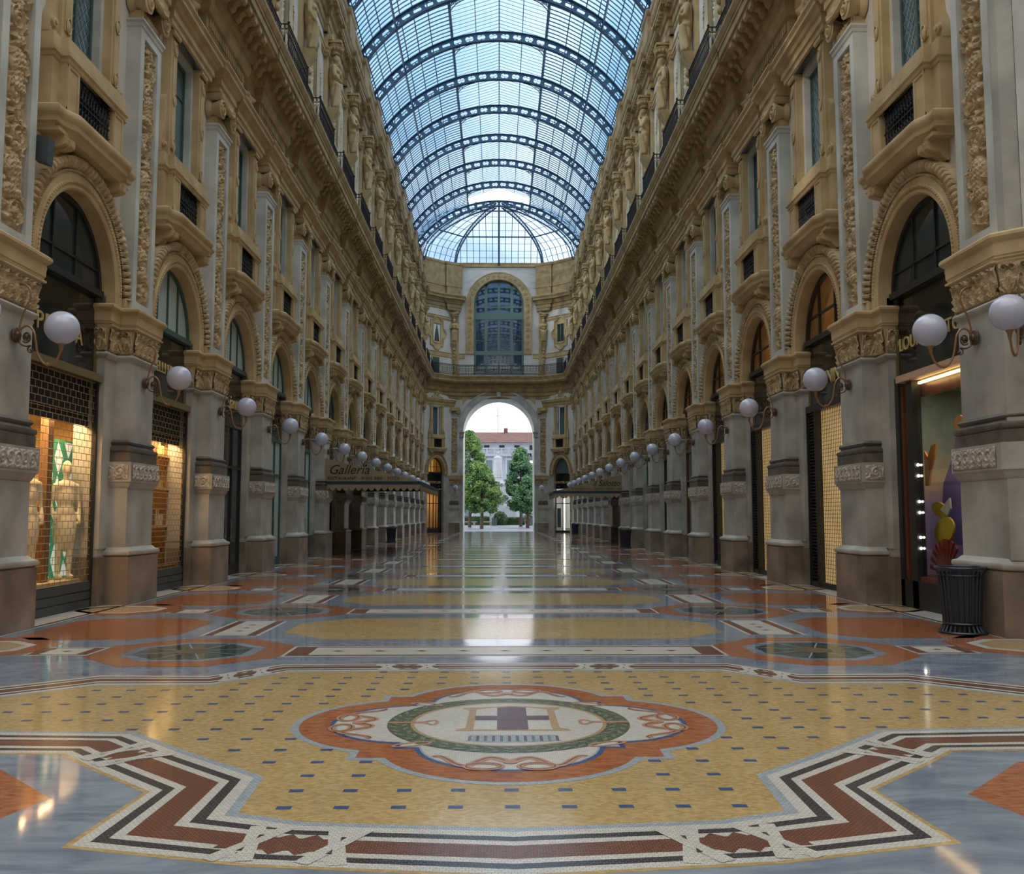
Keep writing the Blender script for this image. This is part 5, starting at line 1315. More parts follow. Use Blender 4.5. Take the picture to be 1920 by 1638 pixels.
for q in range(9):
    a = 0.9 + q*0.26; c = (-0.45, 0.62)
    fan.prism([(c[0] + 0.05*cos(a), c[1] + 0.05*sin(a)), (c[0] + 0.60*cos(a - 0.07), c[1] + 0.60*sin(a - 0.07)), (c[0] + 0.60*cos(a + 0.07), c[1] + 0.60*sin(a + 0.07))], -0.48, -0.45)
o = fan.build('paper_fan', [RSH]); o.location = (*xy, 0); o.rotation_euler = (0, 0, rz); tag(o, 'dark red fan of paper blades at the bottom of the right display window', 'paper fan')
for i, z in enumerate((2.50, 2.31, 1.86, 1.67, 1.24, 1.05)):
    mb = MB(); mb.sphere((-0.14, -0.675, z), 0.024, 10, 8); o = mb.build('light_bulb', [LAMPC], smooth=180); o.location = (*xy, 0); o.rotation_euler = (0, 0, rz)
    tag(o, '%s glowing bulb from the top on the right display window frame' % ORD[i], 'light bulb', 'bulbs on the display window frame')

# ------------------------------------------------------------------ end wall with the portal
YE = 88.5; PR = 3.42; PZ = 9.62; GR = 2.43; GZ0 = 15.2; GZ = 22.1
mb = MB(); hw = 4.45; TZ = 26.25
def q4(x, ya, yb, za, zb, mi=0): mb.quad((x, ya, za), (x, yb, za), (x, yb, zb), (x, ya, zb), mi)
for s in (-1, 1):
    a, b = sorted((s*PR, s*hw)); q4(0, a, b, 0, PZ, 1); q4(0, a, b, PZ, 14.0, 0)
    a, b = sorted((s*GR, s*hw)); q4(0, a, b, GZ0, GZ, 0); q4(0, a, b, GZ, TZ, 0)
    mb.quad((0, s*PR, 0), (-4.6, s*PR, 0), (-4.6, s*PR, PZ), (0, s*PR, PZ), 1)
    mb.quad((0, s*GR, GZ0), (-0.5, s*GR, GZ0), (-0.5, s*GR, GZ), (0, s*GR, GZ), 2)
    mb.quad((-4.6, s*PR, 0), (-4.6, s*14, 0), (-4.6, s*14, 25), (-4.6, s*PR, 25), 0)
q4(0, -hw, hw, 14.0, GZ0, 0); q4(-4.6, -PR, PR, 14, 25, 0); mb.quad((0, -GR, GZ0), (0, GR, GZ0), (-0.5, GR, GZ0), (-0.5, -GR, GZ0), 2)
for k in range(40):
    a0, a1 = pi - pi*k/40, pi - pi*(k+1)/40
    for R_, z_, zt, dd, mi in ((PR, PZ, 14.0, -4.6, 1), (GR, GZ, TZ, -0.5, 2)):
        ya, za, yb, zb = R_*cos(a0), z_ + R_*sin(a0), R_*cos(a1), z_ + R_*sin(a1)
        mb.quad((0, ya, za), (0, yb, zb), (0, yb, zt), (0, ya, zt), 0); mb.quad((0, ya, za), (0, yb, zb), (dd, yb, zb), (dd, ya, za), mi)
        if R_ == PR: mb.quad((dd, ya, za), (dd, yb, zb), (dd, yb, zt), (dd, ya, zt), 0)
o = mb.build('wall_back', [PLAST, MARB, OCH]); tag(o, kind='structure', label='plaster end wall with the great portal arch'); o.location = (0, YE, 0); o.rotation_euler = (0, 0, -pi/2)
ENDP = [(-W, 84.9), (-W, YE - 2.9), (-4.3, YE), (4.3, YE), (W, YE - 2.9), (W, 84.9)]
_S = S; S = 6.2
CHX = []
for side, sx in SIDES:
    mb = MB(); bay_wall(mb, -0.25/0.72 if sx < 0 else 0.25/0.72)
    o = mb.build('wall_canted_' + side, [PLAST, GREY, OCH]); rz = -pi/4 if sx < 0 else -3*pi/4
    o.location = (sx*5.75, YE - 1.45, 0); o.rotation_euler = (0, 0, rz); o.scale = (1, 0.72, 1); tag(o, kind='structure', label='canted corner wall beside the portal on the ' + side)
    c = (sx*5.93, YE - 1.63); CHX.append((c, rz))
S = _S
# trims of the end
def softpath(pts, base=0.0):
    return pts
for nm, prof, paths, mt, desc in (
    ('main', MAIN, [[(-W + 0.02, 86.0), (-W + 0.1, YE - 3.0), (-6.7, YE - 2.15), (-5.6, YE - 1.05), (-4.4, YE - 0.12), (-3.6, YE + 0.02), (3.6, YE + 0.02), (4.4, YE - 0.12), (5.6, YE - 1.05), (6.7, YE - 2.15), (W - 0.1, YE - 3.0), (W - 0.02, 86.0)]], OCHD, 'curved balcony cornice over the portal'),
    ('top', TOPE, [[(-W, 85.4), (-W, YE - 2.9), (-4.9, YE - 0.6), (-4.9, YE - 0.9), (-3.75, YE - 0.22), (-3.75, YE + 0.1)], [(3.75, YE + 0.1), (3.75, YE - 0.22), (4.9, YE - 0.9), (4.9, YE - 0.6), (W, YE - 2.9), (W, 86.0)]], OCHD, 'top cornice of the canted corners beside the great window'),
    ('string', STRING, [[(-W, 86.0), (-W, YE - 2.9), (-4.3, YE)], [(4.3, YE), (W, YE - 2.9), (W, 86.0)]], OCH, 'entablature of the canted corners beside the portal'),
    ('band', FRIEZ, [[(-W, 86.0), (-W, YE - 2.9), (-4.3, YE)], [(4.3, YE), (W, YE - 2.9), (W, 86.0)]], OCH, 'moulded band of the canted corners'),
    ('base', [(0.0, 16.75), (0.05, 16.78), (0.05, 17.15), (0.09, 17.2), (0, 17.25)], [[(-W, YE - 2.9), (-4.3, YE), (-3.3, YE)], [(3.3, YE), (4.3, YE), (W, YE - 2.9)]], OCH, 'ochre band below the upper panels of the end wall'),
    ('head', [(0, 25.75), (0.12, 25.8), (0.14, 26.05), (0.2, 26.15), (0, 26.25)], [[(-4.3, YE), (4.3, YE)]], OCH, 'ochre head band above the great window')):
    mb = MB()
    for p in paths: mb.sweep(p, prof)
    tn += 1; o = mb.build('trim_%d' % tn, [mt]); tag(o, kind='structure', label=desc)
# portal surround
t = thing('portal_arch', 'pale marble surround of the great portal arch at the far end', 'arch moulding', (0, YE, 0), -pi/2)
mb = MB(); mb.arch([(PR - 0.02, -0.3), (PR - 0.02, 0.10), (PR + 0.02, 0.12), (PR + 0.50, 0.12), (PR + 0.52, 0.17), (PR + 0.64, 0.17), (PR + 0.66, 0.0)], 0, PZ, seg=48); mb.build('archivolt', [MARB], t)
mb = MB()
for s in (-1, 1):
    a, b = sorted((s*(PR - 0.02), s*(PR + 0.45))); mb.sweep([(-0.3, a), (0.06, a), (0.06, b), (0, b)] if s > 0 else [(0, a), (0.06, a), (0.06, b), (-0.3, b)], [(0, PZ - 0.55), (0.05, PZ - 0.5), (0.05, PZ - 0.15), (0.12, PZ - 0.1), (0.12, PZ), (0, PZ)])
    mb.sweep([(-0.3, a), (0.05, a), (0.05, b), (0, b)] if s > 0 else [(0, a), (0.05, a), (0.05, b), (-0.3, b)], [(0, 0), (0, 0.9), (-0.05, 0.95)])
mb.build('impost', [GREY], t)
mb = MB()
for s in (-1, 1):
    pts = [(s*0.9, 13.55)] + [(s*(PR + 0.95)*sin(a), PZ + (PR + 0.95)*cos(a)) for a in np.linspace(0.22, 0.93, 12)] + [(s*3.55, 13.55)]
    pts = [p for p in pts if p[1] <= 13.56]
    mb.prism(pts if s > 0 else pts[::-1], 0, 0.05)
mb.build('spandrel_panel', [OCH], t)
mb = MB(); mb.prism([(-0.16, PZ + PR - 0.02), (0.16, PZ + PR - 0.02), (0.24, PZ + PR + 0.72), (-0.24, PZ + PR + 0.72)], 0, 0.24); mb.build('keystone', [MARB], t)
# great window
t = thing('window_great', 'great arched window above the portal', 'window', (0, YE, GZ0), -pi/2, kind='structure'); wc[0] += 1; t.name = 'window_%d' % wc[0]
mb = MB(); x0, x1 = -0.40, -0.28
mb.arch([(GR, x0), (GR, x1), (GR - 0.14, x1), (GR - 0.14, x0)], 0, GZ, seg=32)
for y in (-GR + 0.07, -1.25, 0, 1.25, GR - 0.07):
    zt = GZ + sqrt(max(0.01, GR*GR - y*y)) if abs(y) < GR - 0.1 else GZ; w_ = 0.13 if y else 0.10
    mb.box(x0, x1, y - w_, y + w_, GZ0, zt)
for za, zb in ((15.2, 15.35), (17.15, 17.55), (20.65, 21.35), (21.8, 21.95), (18.55, 18.60)): mb.box(x0, x1 + 0.02, -GR, GR, za, zb)
mb.build('window_frame', [GREENF], t, GZ0)
mb = MB(); mb.prism([(-GR, GZ0), (GR, GZ0)] + [(GR*cos(a), GZ + GR*sin(a)) for a in np.linspace(0, pi, 26)], -0.36, -0.35); mb.build('pane', [WGLASS], t, GZ0)
mb = MB(); D = -4.0
ys = [-3, -1.0, -0.72, -0.55, -0.30, -0.15, 0.62, 0.72, 1.22, 1.35, 1.85, 3]
for i in range(len(ys) - 1):
    hole = i in (1, 3, 5, 7, 9)
    if not hole: mb.quad((D, ys[i], 15), (D, ys[i+1], 15), (D, ys[i+1], 25), (D, ys[i], 25))
    else:
        zt = {1: 19.6, 3: 19.1, 5: 19.9, 7: 19.7, 9: 19.1}[i]
        mb.quad((D, ys[i], 15), (D, ys[i+1], 15), (D, ys[i+1], 18.1), (D, ys[i], 18.1)); mb.quad((D, ys[i], zt), (D, ys[i+1], zt), (D, ys[i+1], 25), (D, ys[i], 25))
mb.quad((D, -3, 15), (-0.5, -3, 15), (-0.5, -3, 25), (D, -3, 25)); mb.quad((D, 3, 15), (-0.5, 3, 15), (-0.5, 3, 25), (D, 3, 25)); mb.quad((D, -3, 15), (D, 3, 15), (-0.5, 3, 15), (-0.5, -3, 15)); mb.quad((D, -3, 25), (D, 3, 25), (-0.5, 3, 25), (-0.5, -3, 25))
mb.build('room_behind', [mat('blue_room', (0.10, 0.14, 0.16), 0.8)], t, GZ0)
t = thing('great_window_surround', 'ochre rosette-carved surround of the great arched window over the portal', 'window surround', (0, YE, 17.2), -pi/2)
mb = MB(); r0, r1 = GR, GR + 0.76
mb.arch([(r0, -0.1), (r0, 0.10), (r0 + 0.08, 0.12), (r0 + 0.08, 0.09), (r1 - 0.1, 0.09), (r1 - 0.08, 0.13), (r1, 0.13), (r1, 0)], 0, GZ, seg=44)
for s in (-1, 1):
    pr = [(r0, -0.1), (r0, 0.10), (r0 + 0.08, 0.12), (r0 + 0.08, 0.09), (r1 - 0.1, 0.09), (r1 - 0.08, 0.13), (r1, 0.13), (r1, 0)]
    mb.rings([[(x, s*r, z) for r, x in pr] for z in (17.2, GZ)], closed=False)
mb.build('band', [OCH], t, 17.2)
mb = MB(); rm = (r0 + r1)/2
pos = [(rm*cos(a), GZ + rm*sin(a)) for a in np.linspace(0, pi, 17)] + [(s*rm, z) for s in (-1, 1) for z in np.arange(17.7, GZ - 0.2, 0.62)]
for i, (y, z) in enumerate(pos):
    mb.tube([(0.10, y + 0.17*cos(a), z + 0.17*sin(a)) for a in np.linspace(0, 2*pi, 12)], 0.03, 4); mb.sphere((0.10, y, z), 0.08, 8, 6)
mb.build('rosettes', [CARV], t, 17.2)

for i, (side, sx) in enumerate(SIDES):
    # big pilaster and pier at each side of the portal
    xy = (sx*4.32, YE)
    mw = 'left' if sx < 0 else 'right'
    for key, z, lab, ex in (('pier', 0, 'grey marble pier carrying the %s side of the portal', 0), ('pilaster', 5.47, 'carved pilaster at the %s side of the portal arch', 0), ('statpil', 15.0, 'ochre pilaster behind the statue at the %s of the great window', 0)):
        o = place(key, None, (*xy, z), -pi/2, lab % side)
        if 'group' in o: del o['group']
        if key == 'pier': o.scale = (1, 0.80, 1)
    s = mobj('statue', STAT[i*2]); s.location = (xy[0], YE - 0.38, 18.28); s.rotation_euler = (0, 0, -pi/2)
    tag(s, 'ochre half figure statue at the %s of the great window' % side, 'statue')
    o = place('lamp', None, (sx*4.1, YE - 0.38, 4.16), -pi/2, 'white globe lamp on the %s portal pier' % side); o.scale = (1, 1, 1)
    if 'group' in o: del o['group']
    c, rz = CHX[i]
    for key, z, lab in (('arch', 5.46, 'ochre arch over the canted shopfront %s of the portal'), ('bwin', 7.3, 'window surround with black panel in the canted wall %s of the portal'), ('fascia', 4.0, 'black fascia of the canted shop %s of the portal')):
        o = place(key, None, (*c, z), rz, lab % side)
        if 'group' in o: del o['group']
        o.scale = (1, 0.72, 1)
    o = place('glass', None, (*c, 9.25), rz, 'tall window in the canted wall %s of the portal' % side); winname(o); o.scale = (1, 0.72, 1)
    o = place('fan_lit' if sx < 0 else 'fan_darkb', None, (*c, AZ), rz, 'fanlight of the canted shop %s of the portal' % side); winname(o); o.scale = (1, 0.72, 1)
    letters(('MONCLER', 'MONTBLANC')[i], 0.34, GOLD, c, rz, 'gold letters on the canted shop fascia %s of the portal' % side, z=4.62, spacing=1.0)
    # quatrefoil window above
    t = thing('window_1', 'quatrefoil framed window in the upper canted wall %s of the portal' % side, 'window', (*c, 17.2), rz, kind='structure'); winname(t)
    mb = MB(); U = np.linspace(0, 2*pi, 97); rows = []
    for a in U:
        ca, sa = cos(a), sin(a); qi = min(0.42/max(1e-6, abs(ca)), 0.85/max(1e-6, abs(sa)))
        qo = min(0.82/max(1e-6, abs(ca)), 1.28/max(1e-6, abs(sa)))
        for oy, oz, rr in ((0, 1.18, 0.48), (0, -1.18, 0.48), (0.72, 0, 0.48), (-0.72, 0, 0.48)):
            bq = ca*oy + sa*oz; dsc = bq*bq - (oy*oy + oz*oz - rr*rr)
            if dsc > 0: qo = max(qo, bq + sqrt(dsc))
        rows.append([(x, (qi + (qo-qi)*v)*ca, 19.0 + (qi + (qo-qi)*v)*sa) for v, x in ((0, -0.1), (0, 0.08), (0.25, 0.10), (0.3, 0.05), (0.75, 0.05), (0.8, 0.11), (1, 0.11), (1, 0.0))])
    mb.grid(np.array(rows)); mb.build('quatrefoil_frame', [OCH], t, 17.2)
    mb = MB(); mb.box(-0.02, 0.02, -0.42, 0.42, 18.15, 19.85); mb.build('pane', [BLACKWIN], t, 17.2)
    mb = MB()
    for y in (-0.42, 0, 0.42): mb.box(0.0, 0.04, y - 0.03, y + 0.03, 18.15, 19.85)
    mb.build('window_frame', [GREENF], t, 17.2)
    if sx < 0:
        for s in (-1, 1):
            mb = MB(); mb.prism([(s*0.03, 19.8), (s*0.40, 19.8), (s*0.40, 18.2), (s*0.30, 18.2), (s*0.22, 18.9)][::s], 0.022, 0.032); mb.build('curtain', [CURT], t, 17.2)
    t = thing('window_1', 'small dark window behind the railing %s of the portal' % side, 'window', (*c, 15.1), rz, kind='structure'); winname(t)
    mb = MB(); mb.box(-0.01, 0.05, -0.62, 0.40, 15.1, 16.7); mb.build('window_frame', [OCH], t, 15.1)
    mb = MB(); mb.box(0.05, 0.06, -0.5, 0.28, 15.1, 16.6); mb.build('pane', [TEALF], t, 15.1)
# canted shops
c, rz = CHX[0]
t = shop_room('shop_display', 'amber lit shop behind the canted front left of the portal', 'shop display', (*c, 0), rz, WARMW, WARMD, depth=1.6, power=60, z1=4.0, zl=3.8, spots=False); t.scale = (1, 0.68, 1)
t = thing('canted_shopfront', 'black framed amber lit shopfront in the canted wall left of the portal', 'shopfront', (*c, 0), rz)
mb = MB()
for y in (-1.0, -0.52, -0.05, 0.30, 0.55, 0.94): mb.box(-0.3, -0.22, y - 0.03, y + 0.03, 0, 4.1)
mb.box(-0.3, -0.22, -1, 1, 0, 0.35); mb.box(-0.3, -0.22, -1, 1, 2.7, 2.78); mb.box(-0.34, -0.22, 0.60, 1.0, 0, 4.1); mb.build('black_frame', [DARKF], t)
mb = MB(); mb.box(-0.27, -0.26, -1, 1, 0.3, 4.1); mb.build('pane', [SGLASS], t)
c, rz = CHX[1]
t = shop_room('shop_display', 'white lit shop behind the canted front right of the portal', 'shop display', (*c, 0), rz, CURT, CURT, depth=1.6, power=14, light=(1, 0.95, 0.88), z1=4.0, zl=3.8, spots=False); t.scale = (1, 0.68, 1)
t = thing('canted_shopfront', 'white lit shopfront in the canted wall right of the portal', 'shopfront', (*c, 0), rz)
mb = MB()
for y in (-0.98, -0.02, 0.95): mb.box(-0.3, -0.22, y - 0.05, y + 0.05, 0, 4.1)
mb.box(-0.3, -0.22, -1, 1, 0, 0.2); mb.box(-0.3, -0.22, -1, 1, 2.7, 2.78); mb.build('black_frame', [DARKF], t)
mb = MB(); mb.box(-0.27, -0.25, 0.04, 0.16, 0.25, 3.2); mb.build('light_column', [LAMPC], t)
mb = MB(); mb.box(-0.29, -0.27, -0.80, -0.35, 0.3, 2.3); mb.build('door_leaf', [TEALF], t)
# railing along the curved balcony
t = thing('balcony_railing', 'long black iron railing of the curved balcony over the portal', 'railing', (0, 0, 14.96))
mb = MB(); railing_panels(mb, [(-6.15, 86.3), (-5.9, YE - 2.6), (-5.2, YE - 1.95), (-4.2, YE - 1.15), (-3.5, YE - 0.92), (3.5, YE - 0.92), (4.2, YE - 1.15), (5.2, YE - 1.95), (5.9, YE - 2.6), (6.15, 86.3)], 0.0, 1.0, 0.15, 1.7)
mb.build('iron_bars', [IRON], t)

# ------------------------------------------------------------------ glass vault
RC = 20.77; RI = 8.23
roof = thing('ceiling', 'barrel vault of glass panes on thin iron bars', 'glass roof', (0, 0, 0), kind='structure')
LX = 2.75; y_a, y_b = 12.6, PY[14]
TH = math.asin(7.28/8.85); TL = math.asin(LX/8.85)
mb = MB()
for s in (-1, 1):
    A = np.linspace(TL, TH, 15)*s; Yv = np.array([y_a, y_b]); AA, YY = np.meshgrid(A, Yv, indexing='ij')
    mb.grid(np.stack([8.85*np.sin(AA), YY, RC + 8.85*np.cos(AA)], -1))
    mb.quad((s*LX, y_a, 29.85), (s*LX, y_b, 29.85), (0, y_b, 30.75), (0, y_a, 30.75))
mb.build('vault_glass', [RGLASS], roof, smooth=60)
mb = MB(); nb = int(round((y_b - PY[0])/0.4))
def flatarc(R, w, dz, a0, a1, y, n):
    rows = []
    for i in range(n + 1):
        a = a0 + (a1 - a0)*i/n; sa, ca = sin(a), cos(a)
        rows.append([((R + q)*sa, y + p, RC + (R + q)*ca) for p, q in ((-w/2, 0), (w/2, 0), (w/2, dz), (-w/2, dz))])
    mb.rings(rows)
for i in range(nb + 1):
    y = PY[0] + i*(y_b - PY[0])/nb
    for s in (-1, 1):
        flatarc(8.80, 0.035, 0.05, s*TL, s*TH, y, 9)
        mb.bar((s*LX, y, 29.83), (0, y, 30.73), 0.022)
mb.build('glazing_bars', [IRONR], roof)
mb = MB()
for s in (-1, 1):
    for a, w in ((53.5, 0.022), (49.0, 0.022), (45.0, 0.022), (36.5, 0.022), (31.5, 0.022), (26.0, 0.022)):
        a = math.radians(a); mb.bar((s*8.79*sin(a), y_a, RC + 8.79*cos(a)), (s*8.79*sin(a), y_b, RC + 8.79*cos(a)), 0.042)
    mb.bar((s*1.38, y_a, 30.28), (s*1.38, y_b, 30.28), 0.035)
    for xx, zz, w in ((LX, 29.20, 0.09), (LX, 29.85, 0.06), (5.48, RC + 6.63, 0.09), (5.40, RC + 6.36, 0.06)):
        mb.bar((s*xx, y_a, zz), (s*xx, y_b, zz), w)
    y = y_a
    while y < y_b: mb.bar((s*LX, y, 29.2), (s*LX, y, 29.85), 0.02); mb.bar((s*5.48, y, RC + 6.63), (s*5.40, y + 0.3, RC + 6.36), 0.02); y += 0.6
mb.bar((0, y_a, 30.75), (0, y_b, 30.75), 0.05)
mb.build('purlins', [IRONR], roof)
# lattice ribs
def make_rib():
    t = thing('lattice_rib', 'x', 'roof rib'); T0 = math.radians(61)
    m = MB()
    def arc(r0, r1, w):
        rows = []
        for i in range(61):
            a = -T0 + 2*T0*i/60; sa, ca = sin(a), cos(a)
            rows.append([(r*sa, p, RC + r*ca) for p, r in ((-w, r0), (w, r0), (w, r1), (-w, r1))])
        m.rings(rows)
    arc(RI, RI + 0.04, 0.12); arc(RI + 0.035, RI + 0.13, 0.025); arc(RI + 0.52, RI + 0.56, 0.11); arc(RI + 0.43, RI + 0.52, 0.025)
    n = 26
    def P(a, r, y=0): return (r*sin(a), y, RC + r*cos(a))
    def plate(pts):
        m.rings([[P(a, r, -0.018) for a, r in pts], [P(a, r, 0.018) for a, r in pts]])
    for i in range(n):
        a0 = -T0 + 2*T0*i/n; da = 2*T0/n; e = 0.115/8.5
        r0, r1 = RI + 0.06, RI + 0.50
        plate([(a0 - e, r0), (a0 + e, r0), (a0 + e, r1), (a0 - e, r1)])
        for s in (-1, 1):
            for ra, rb in ((r0, r0 + 0.17), (r1, r1 - 0.17)):
                plate([(a0 + s*e, ra), (a0 + s*da*0.34, ra), (a0 + s*e, rb)])
        am = a0 + da/2
        for ra, rb in ((r0, r0 + 0.13), (r1, r1 - 0.13)): plate([(am - da*0.09, ra), (am + da*0.09, ra), (am + da*0.03, rb), (am - da*0.03, rb)])
    m.build('lattice', [IRONR], t, 24)
    m = MB()
    for s in (-1, 1):
        c0 = (s*(LX - 0.05), 0.1, RC + 8.0); n_ = 14
        m.tube([(s*(LX - 0.08) - s*1.15*(1 - cos(a)), 0.05 + 1.15*(1 - sin(a)), RC + sqrt(8.2**2 - (LX - 0.08 - 1.15*(1-cos(a)))**2)) for a in np.linspace(0, pi/2, n_)], 0.03, 4)
        for q in range(6):
            a = 0.25 + q*0.2; m.tube([(s*(LX - 0.08) - s*(1.15*(1 - cos(a)))*0.5 + s*0.09*cos(b_)*0.8, 0.05 + 1.15*(1 - sin(a))*0.5 + 0.09*sin(b_), RC + 7.82) for b_ in np.linspace(0, 2*pi, 8)], 0.02, 3, caps=False)
        m.bar((s*5.46, 0, RC + 6.2), (s*5.3, 0, RC + 6.75), 0.05)
    m.build('corner_brackets', [IRONR], t, 24)
    return t
for k in range(15):
    place('rib', make_rib, (0, PY[k], 24), 0, 'blue grey lattice iron rib of the vault, %s from the near end' % ORD[k], 'lattice ribs of the glass vault')
# apse-like glazed end
DC = (0.0, PY[14]); BPT = [(-7.28, PY[14]), (-7.20, YE - 2.9), (-4.35, YE - 0.1), (4.35, YE - 0.1), (7.20, YE - 2.9), (7.28, PY[14])]
def domez(s): return 26.1 + 3.45*sqrt(max(0, 1 - s*s))
dome = thing('ceiling_apse', 'faceted glass half dome closing the vault above the end wall', 'glass dome', (0, 0, 25), kind='structure')
mb = MB(); bars = MB(); ring = MB()
for i in range(5):
    a, b = Vector(BPT[i]), Vector(BPT[i+1]); c = Vector(DC); L = (b - a).length; d = (b - a).normalized()
    Sv = np.linspace(0.0, 1.0, 15)
    rows = [[(c.x + (p.x - c.x)*s_, c.y + (p.y - c.y)*s_, domez(s_)) for p in (a, b)] for s_ in Sv]
    mb.grid(np.array(rows))
    n = max(2, int(L/0.62)); nd = Vector((d.y, -d.x)); dist = (a - c).dot(nd)*-1
    foot = (c - a).dot(d)
    for j in range(1, n):
        t_ = L*j/n; pts = []
        for s_ in np.linspace(1, 0.02, 16):
            la, lb = foot - foot*s_, foot + (L - foot)*s_
            if la <= t_ <= lb: pts.append((a.x + d.x*t_ + (c.x - (a.x + d.x*foot))*(1 - s_), a.y + d.y*t_ + (c.y - (a.y + d.y*foot))*(1 - s_), domez(s_) - 0.02))
        if len(pts) > 1: bars.tube(pts, 0.030, 4)
    for s_ in (0.28, 0.42, 0.55, 0.68, 0.78, 0.87, 0.94, 0.985):
        w = 0.10 if s_ in (0.28, 0.78) else 0.032
        ring.bar((c.x + (a.x - c.x)*s_, c.y + (a.y - c.y)*s_, domez(s_) - 0.03), (c.x + (b.x - c.x)*s_, c.y + (b.y - c.y)*s_, domez(s_) - 0.03), w)
mb.build('dome_glass', [RGLASS], dome, 25); bars.build('glazing_bars', [IRONR], dome, 25); ring.build('purlins', [IRONR], dome, 25)
for i in (1, 2, 3, 4):
    p = Vector(BPT[i]); c = Vector(DC)
    m = MB()
    ss = [s_ for s_ in np.linspace(0.06, 1.0, 22)]
    up = [(c.x + (p.x - c.x)*s_, c.y + (p.y - c.y)*s_, domez(s_) - 0.05) for s_ in ss]; lo = [(c.x + (p.x - c.x)*s_*0.97, c.y + (p.y - c.y)*s_*0.955, domez(s_) - 0.50 + 0.1*s_) for s_ in ss]
    m.tube(up, 0.085, 4); m.tube(lo, 0.085, 4)
    for q in range(0, 22, 1): m.bar(up[q], lo[q], 0.035)
    for q in range(21): m.bar(up[q], lo[q+1], 0.018); m.bar(lo[q], up[q+1], 0.018)
    if i in (2, 3): m.rings([[(p.x + u_, p.y - 0.15 + v_, z_) for u_, v_ in ((-r_, -r_), (r_, -r_), (r_, r_), (-r_, r_))] for z_, r_ in ((24.4, 0.05), (24.9, 0.14), (26.1, 0.22))])
    o = m.build('apse_rib', [IRONR]); tag(o, '%s lattice rib of the glazed apse counted from the left' % ORD[i-1], 'roof rib', 'ribs of the glazed apse')
m = MB(); up = [(0, DC[1] + 8.2*s_, domez(s_) - 0.04) for s_ in np.linspace(0.02, 1.0, 20)]; m.tube(up, 0.09, 4); m.tube([(0, y, z - 0.15) for x, y, z in up], 0.09, 4)
o = m.build('apse_rib', [IRONR]); tag(o, 'straight central rib of the glazed apse', 'roof rib')

# ------------------------------------------------------------------ awnings
def awning(side, ya, yb, txt, sub):
    sx = -1 if side == 'left' else 1
    xi, xo, zt, zb = sx*6.95, sx*3.12, 3.90, 2.97
    t = thing('shop_awning', 'brown canvas awning with dark script lettering and scalloped edge on the %s wall' % side, 'awning', (sx*5.0, (ya+yb)/2, 2.6))
    off = (sx*5.0, (ya+yb)/2, 2.6)
    def B(m, name, mats): m.v = [(a-off[0], b-off[1], c-off[2]) for a, b, c in m.v]; return m.build(name, mats, t)
    m = MB()
    m.rings([[(xi, y, zt), (xo, y, zb), (xo, y, zb - 0.02), (xi, y, zt - 0.02)] for y in (ya, yb)])
    for y in (ya, yb): m.rings([[(xi, y + q, zt), (xo, y + q, zb), (xi, y + q, zb)] for q in (-0.01, 0.01)])
    B(m, 'canvas', [CANV])
    m = MB()
    for y in (ya, yb): m.box(min(xi, xo), max(xi, xo), y - 0.03, y + 0.03, zb - 0.13, zb)
    m.box(xo - 0.03, xo + 0.03, ya, yb, zb - 0.13, zb); B(m, 'dark_trim', [CANVB])
    m = MB()
    def scallop(p0, p1):
        p0, p1 = Vector(p0), Vector(p1); L = (p1 - p0).length; n = int(L/0.24); d = (p1 - p0)/n; nn = Vector((d.y, -d.x, 0)).normalized()*0.008
        for i in range(n):
            a = p0 + d*i; pts = [a + Vector((0, 0, 0.12))] + [a + d*t_ + Vector((0, 0, -0.14*sin(pi*t_)**0.8)) for t_ in np.linspace(0, 1, 7)] + [a + d + Vector((0, 0, 0.12))]
            m.rings([[tuple(p - nn) for p in pts], [tuple(p + nn) for p in pts]])
    scallop((xi, ya - 0.02, zb - 0.24), (xo, ya - 0.02, zb - 0.24)); scallop((xo, ya, zb - 0.24), (xo, yb, zb - 0.24)); B(m, 'scalloped_valance', [CANV])
    m = MB()
    for y in np.linspace(ya + 0.1, yb - 0.1, 4): m.bar((xi, y, zb + 0.05), (xo, y, zb - 0.03), 0.02); m.bar((xi, y, zt - 0.05), (xo, y, zb - 0.03), 0.015)
    B(m, 'frame_rods', [DARKF])
    cx_ = sx*6.0 if sx < 0 else sx*5.95
    o = mobj('awning_lettering', text_mesh(txt, 0.52 if sx < 0 else 0.46, 0.004, DARKF, 0.35, 1.0 if sx < 0 else 0.95), t); o.rotation_euler = (0, 0, -pi/2); o.location = (cx_ - off[0] + 0.05, ya - 0.02 - off[1], 3.26 - off[2])
    o = mobj('awning_lettering', text_mesh(sub, 0.17, 0.004, DARKF, 0.0, 1.1), t); o.rotation_euler = (0, 0, -pi/2); o.location = ((-5.35 if sx < 0 else 5.5) - off[0], ya - 0.02 - off[1], 3.03 - off[2])
awning('left', 36.7, 47.4, 'Galleria', 'RESTAURANT - WINE BAR - PIZZA')
awning('right', 51.4, 57.0, 'il Salotto', 'RISTORANTE - CAFFETTERIA - BAR')

